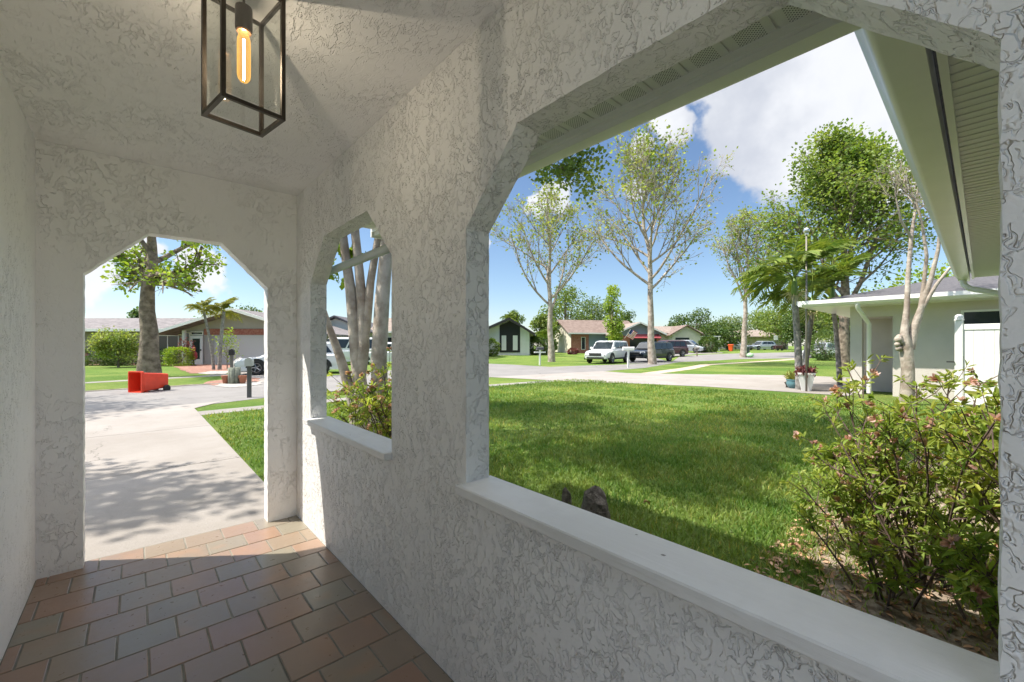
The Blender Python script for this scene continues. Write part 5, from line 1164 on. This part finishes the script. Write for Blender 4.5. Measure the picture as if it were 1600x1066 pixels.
C = nr.normal(size=(90, 3)) * np.array([.06, .06, .01]) + np.array([0, 0, .25]); A = nr.normal(size=(90, 3)); A[:, 2] = np.abs(A[:, 2]) + .8; M['yleaf'] = leafmat('yellow_spiky_leaf', (.30, .33, .08), (.45, .45, .15), .3, 6)
leaf_obj('leaves', C, .30, .10, M['yleaf'], bp_, 2, 'leaf', A=A)
og = MB(); og.tube([(0, 0, .02), (0, 0, .12), (.05, 0, .17), (.09, 0, .16)], [.03, .05, .035, .012], 8); og.tube([(-.02, 0, .10), (-.12, 0, .20)], [.03, .006], 6); og.tube([(.03, .03, .0), (.0, .02, .10)], .01, 4); og.tube([(.03, -.03, .0), (.0, -.02, .10)], .01, 4)
o = og.thing('bird_ornament', M['bronze'], 'small dark bird ornament standing left of the blue green pot', 'ornament', smooth=True); o.location = G(1230, 606) ; o.rotation_euler = (0, 0, AR + 3.1)
# red ornament by the front door across the street, boulder
og = empty('garden_figure', PG(302.5, 28.5), 'small red figure on a dark stand beside the glazed front door across the street', 'garden ornament', AR)
MB().lathe([(.16, 0), (.18, .05), (.05, .10), (.04, .35), (.14, .42)], 12).obj('stand', M['bronze'], og, True); MB().lathe([(.14, .42), (.22, .55), (.20, .85), (.10, 1.0), (.13, 1.12), (.10, 1.24), (.02, 1.28)], 14).obj('figure', mat('red_glaze', (.35, .04, .05), .4), og, True)
def boulder(label, loc, w_, h, seed):
    rg = np.random.default_rng(seed); rings = []; ph = rg.uniform(0, 6, 6)
    for i in range(8):
        t = i / 7; r0 = math.cos(t * math.pi / 2 * .97) ** .6; rings.append([(math.cos(a) * w_ / 2 * r0 * (1 + .14 * math.sin(3 * a + ph[0] + t) + .07 * math.sin(5 * a + ph[1])), math.sin(a) * w_ / 2.3 * r0 * (1 + .1 * math.sin(2 * a + ph[2])), h * t ** .9 * (1 + .12 * math.sin(a + ph[3])) - .05) for a in np.linspace(0, 2 * math.pi, 15)[:-1]])
    o = MB().loft(rings, True, True).thing('boulder', mat('grey_stone', (.22, .21, .20), .9, col2=(.42, .41, .39), vscale=5, bump=.03, bscale=6), label, 'boulder'); autosmooth(o, 30); o.location = loc; return o
boulder('grey boulder between the far mailbox and the white car', P(377, 21.5, GZ), 1.0, .75, 1)
# hedges and shrubs across the street
for px, d, sx, sz, lb in ((160, 28.4, 2.8, .62, 'left piece of the low clipped hedge'), (198, 28.6, 2.8, .58, 'right piece of the low clipped hedge, next to the big trunk')):
    shrub(lb + ' across the street', P(px, d, GZ), (sx, 1.0, sz), 2600, int(px), 'leaf_d', .10, .85, 'hedge', 'low clipped hedges', AR)
shrub('dark tall hedge row under the windows across the street', P(158, 30.6, GZ), (4.0, 1.0, 1.15), 2600, 9, 'leaf_d', .11, .7, 'hedge', None, AR)
shrub('small round dark shrub just right of the big trunk', P(257, 28.4, GZ), (1.1, 1.1, .85), 1500, 12, 'leaf_d', .09, 0, 'shrub', None)
shrub('square clipped yellow green hedge block by the gutter pipe', P(279, 27.8, GZ), (1.45, 1.0, 1.15), 2600, 13, 'leaf_f', .09, .9, 'hedge', None, AR)
shrub('dark shrub below the window right of the big trunk', P(262, 30.4, GZ), (1.8, .9, 1.0), 1200, 14, 'leaf_d', .11, .3, 'shrub', None, AR)
# small spreading tree left of the trunk
rg = random.Random(12)
tree('low spreading small tree with a wide pale green crown before the hedge', P(185, 26.2, GZ), 1.2, .07, [(.35 + .5 * k / 9, 58 - k * 2, k * 2.4, 1.25) for k in range(10)], 17, 'leaf_s', .11, 4, .13, dict(nc=[0, 3, 3, 4], seg=.3, wob=.14, trop=.07, ang=(25, 55), lr=(.5, .75), depth=3, leafdepth=1, minr=1.5), 'bark')
tree('thin reddish leaved shrub at the porch post across the street', P(292, 28.0, GZ), 1.5, .03, [(.3 + .6 * k / 7, 35, k * 2.4, .6) for k in range(7)], 18, 'redleaf', .10, 3, .08, dict(nc=[0, 3, 3], seg=.2, wob=.14, trop=.05, depth=1, leafdepth=1), 'bark', 'shrub', name='shrub')
tree('thin yellow green shrub with reddish tips beside the garage door', P(355, 24.6, GZ), 2.0, .03, [(.2 + .7 * k / 12, 38, k * 2.4, .75) for k in range(12)], 19, 'leaf_f', .10, 3, .10, dict(nc=[0, 3, 3], seg=.2, wob=.14, trop=.05, depth=1, leafdepth=1), 'bark', 'shrub', name='shrub')
# shrubs beyond the street, right hand view
shrub('dark leafy shrub mass between the white house and the pale trunk', PG(845, 52), (4.6, 3, 2.3), 3000, 21, 'leaf_d', .22, 0, 'shrub', 'shrubs beyond the street')
shrub('yellow green shrub at the left corner of the white gabled house', PG(768, 47), (1.6, 1.6, 1.9), 1200, 22, 'leaf_m', .20, 0, 'shrub', 'shrubs beyond the street')
shrub('low red leaved shrub at the brick corner', PG(895, 53), (1.6, 1.0, .7), 800, 23, 'redleaf', .16, 0, 'shrub', 'shrubs beyond the street')
shrub('dark low shrub right of the blue house garage', PG(1108, 60), (3.6, 2.5, 2.2), 1800, 24, 'leaf_d', .22, 0, 'shrub', 'shrubs beyond the street')
shrub('pale grey green shrub behind the palm trunks', PG(1290, 38), (3.0, 2.4, 2.6), 2600, 25, 'leaf_far', .16, 0, 'shrub', 'shrubs beyond the street')
palm('small palm in front of the white gabled house', PG(857, 47), 2.4, .09, 14, 1.7, 14, (0, 0), .6, 'palm_leaf', None, False, False)
palm('slim palm behind the right palm in the distance', PG(797, 62), 5.0, .10, 14, 1.7, 15, (0, 0), .7, 'palm_leaf', None, False, False)
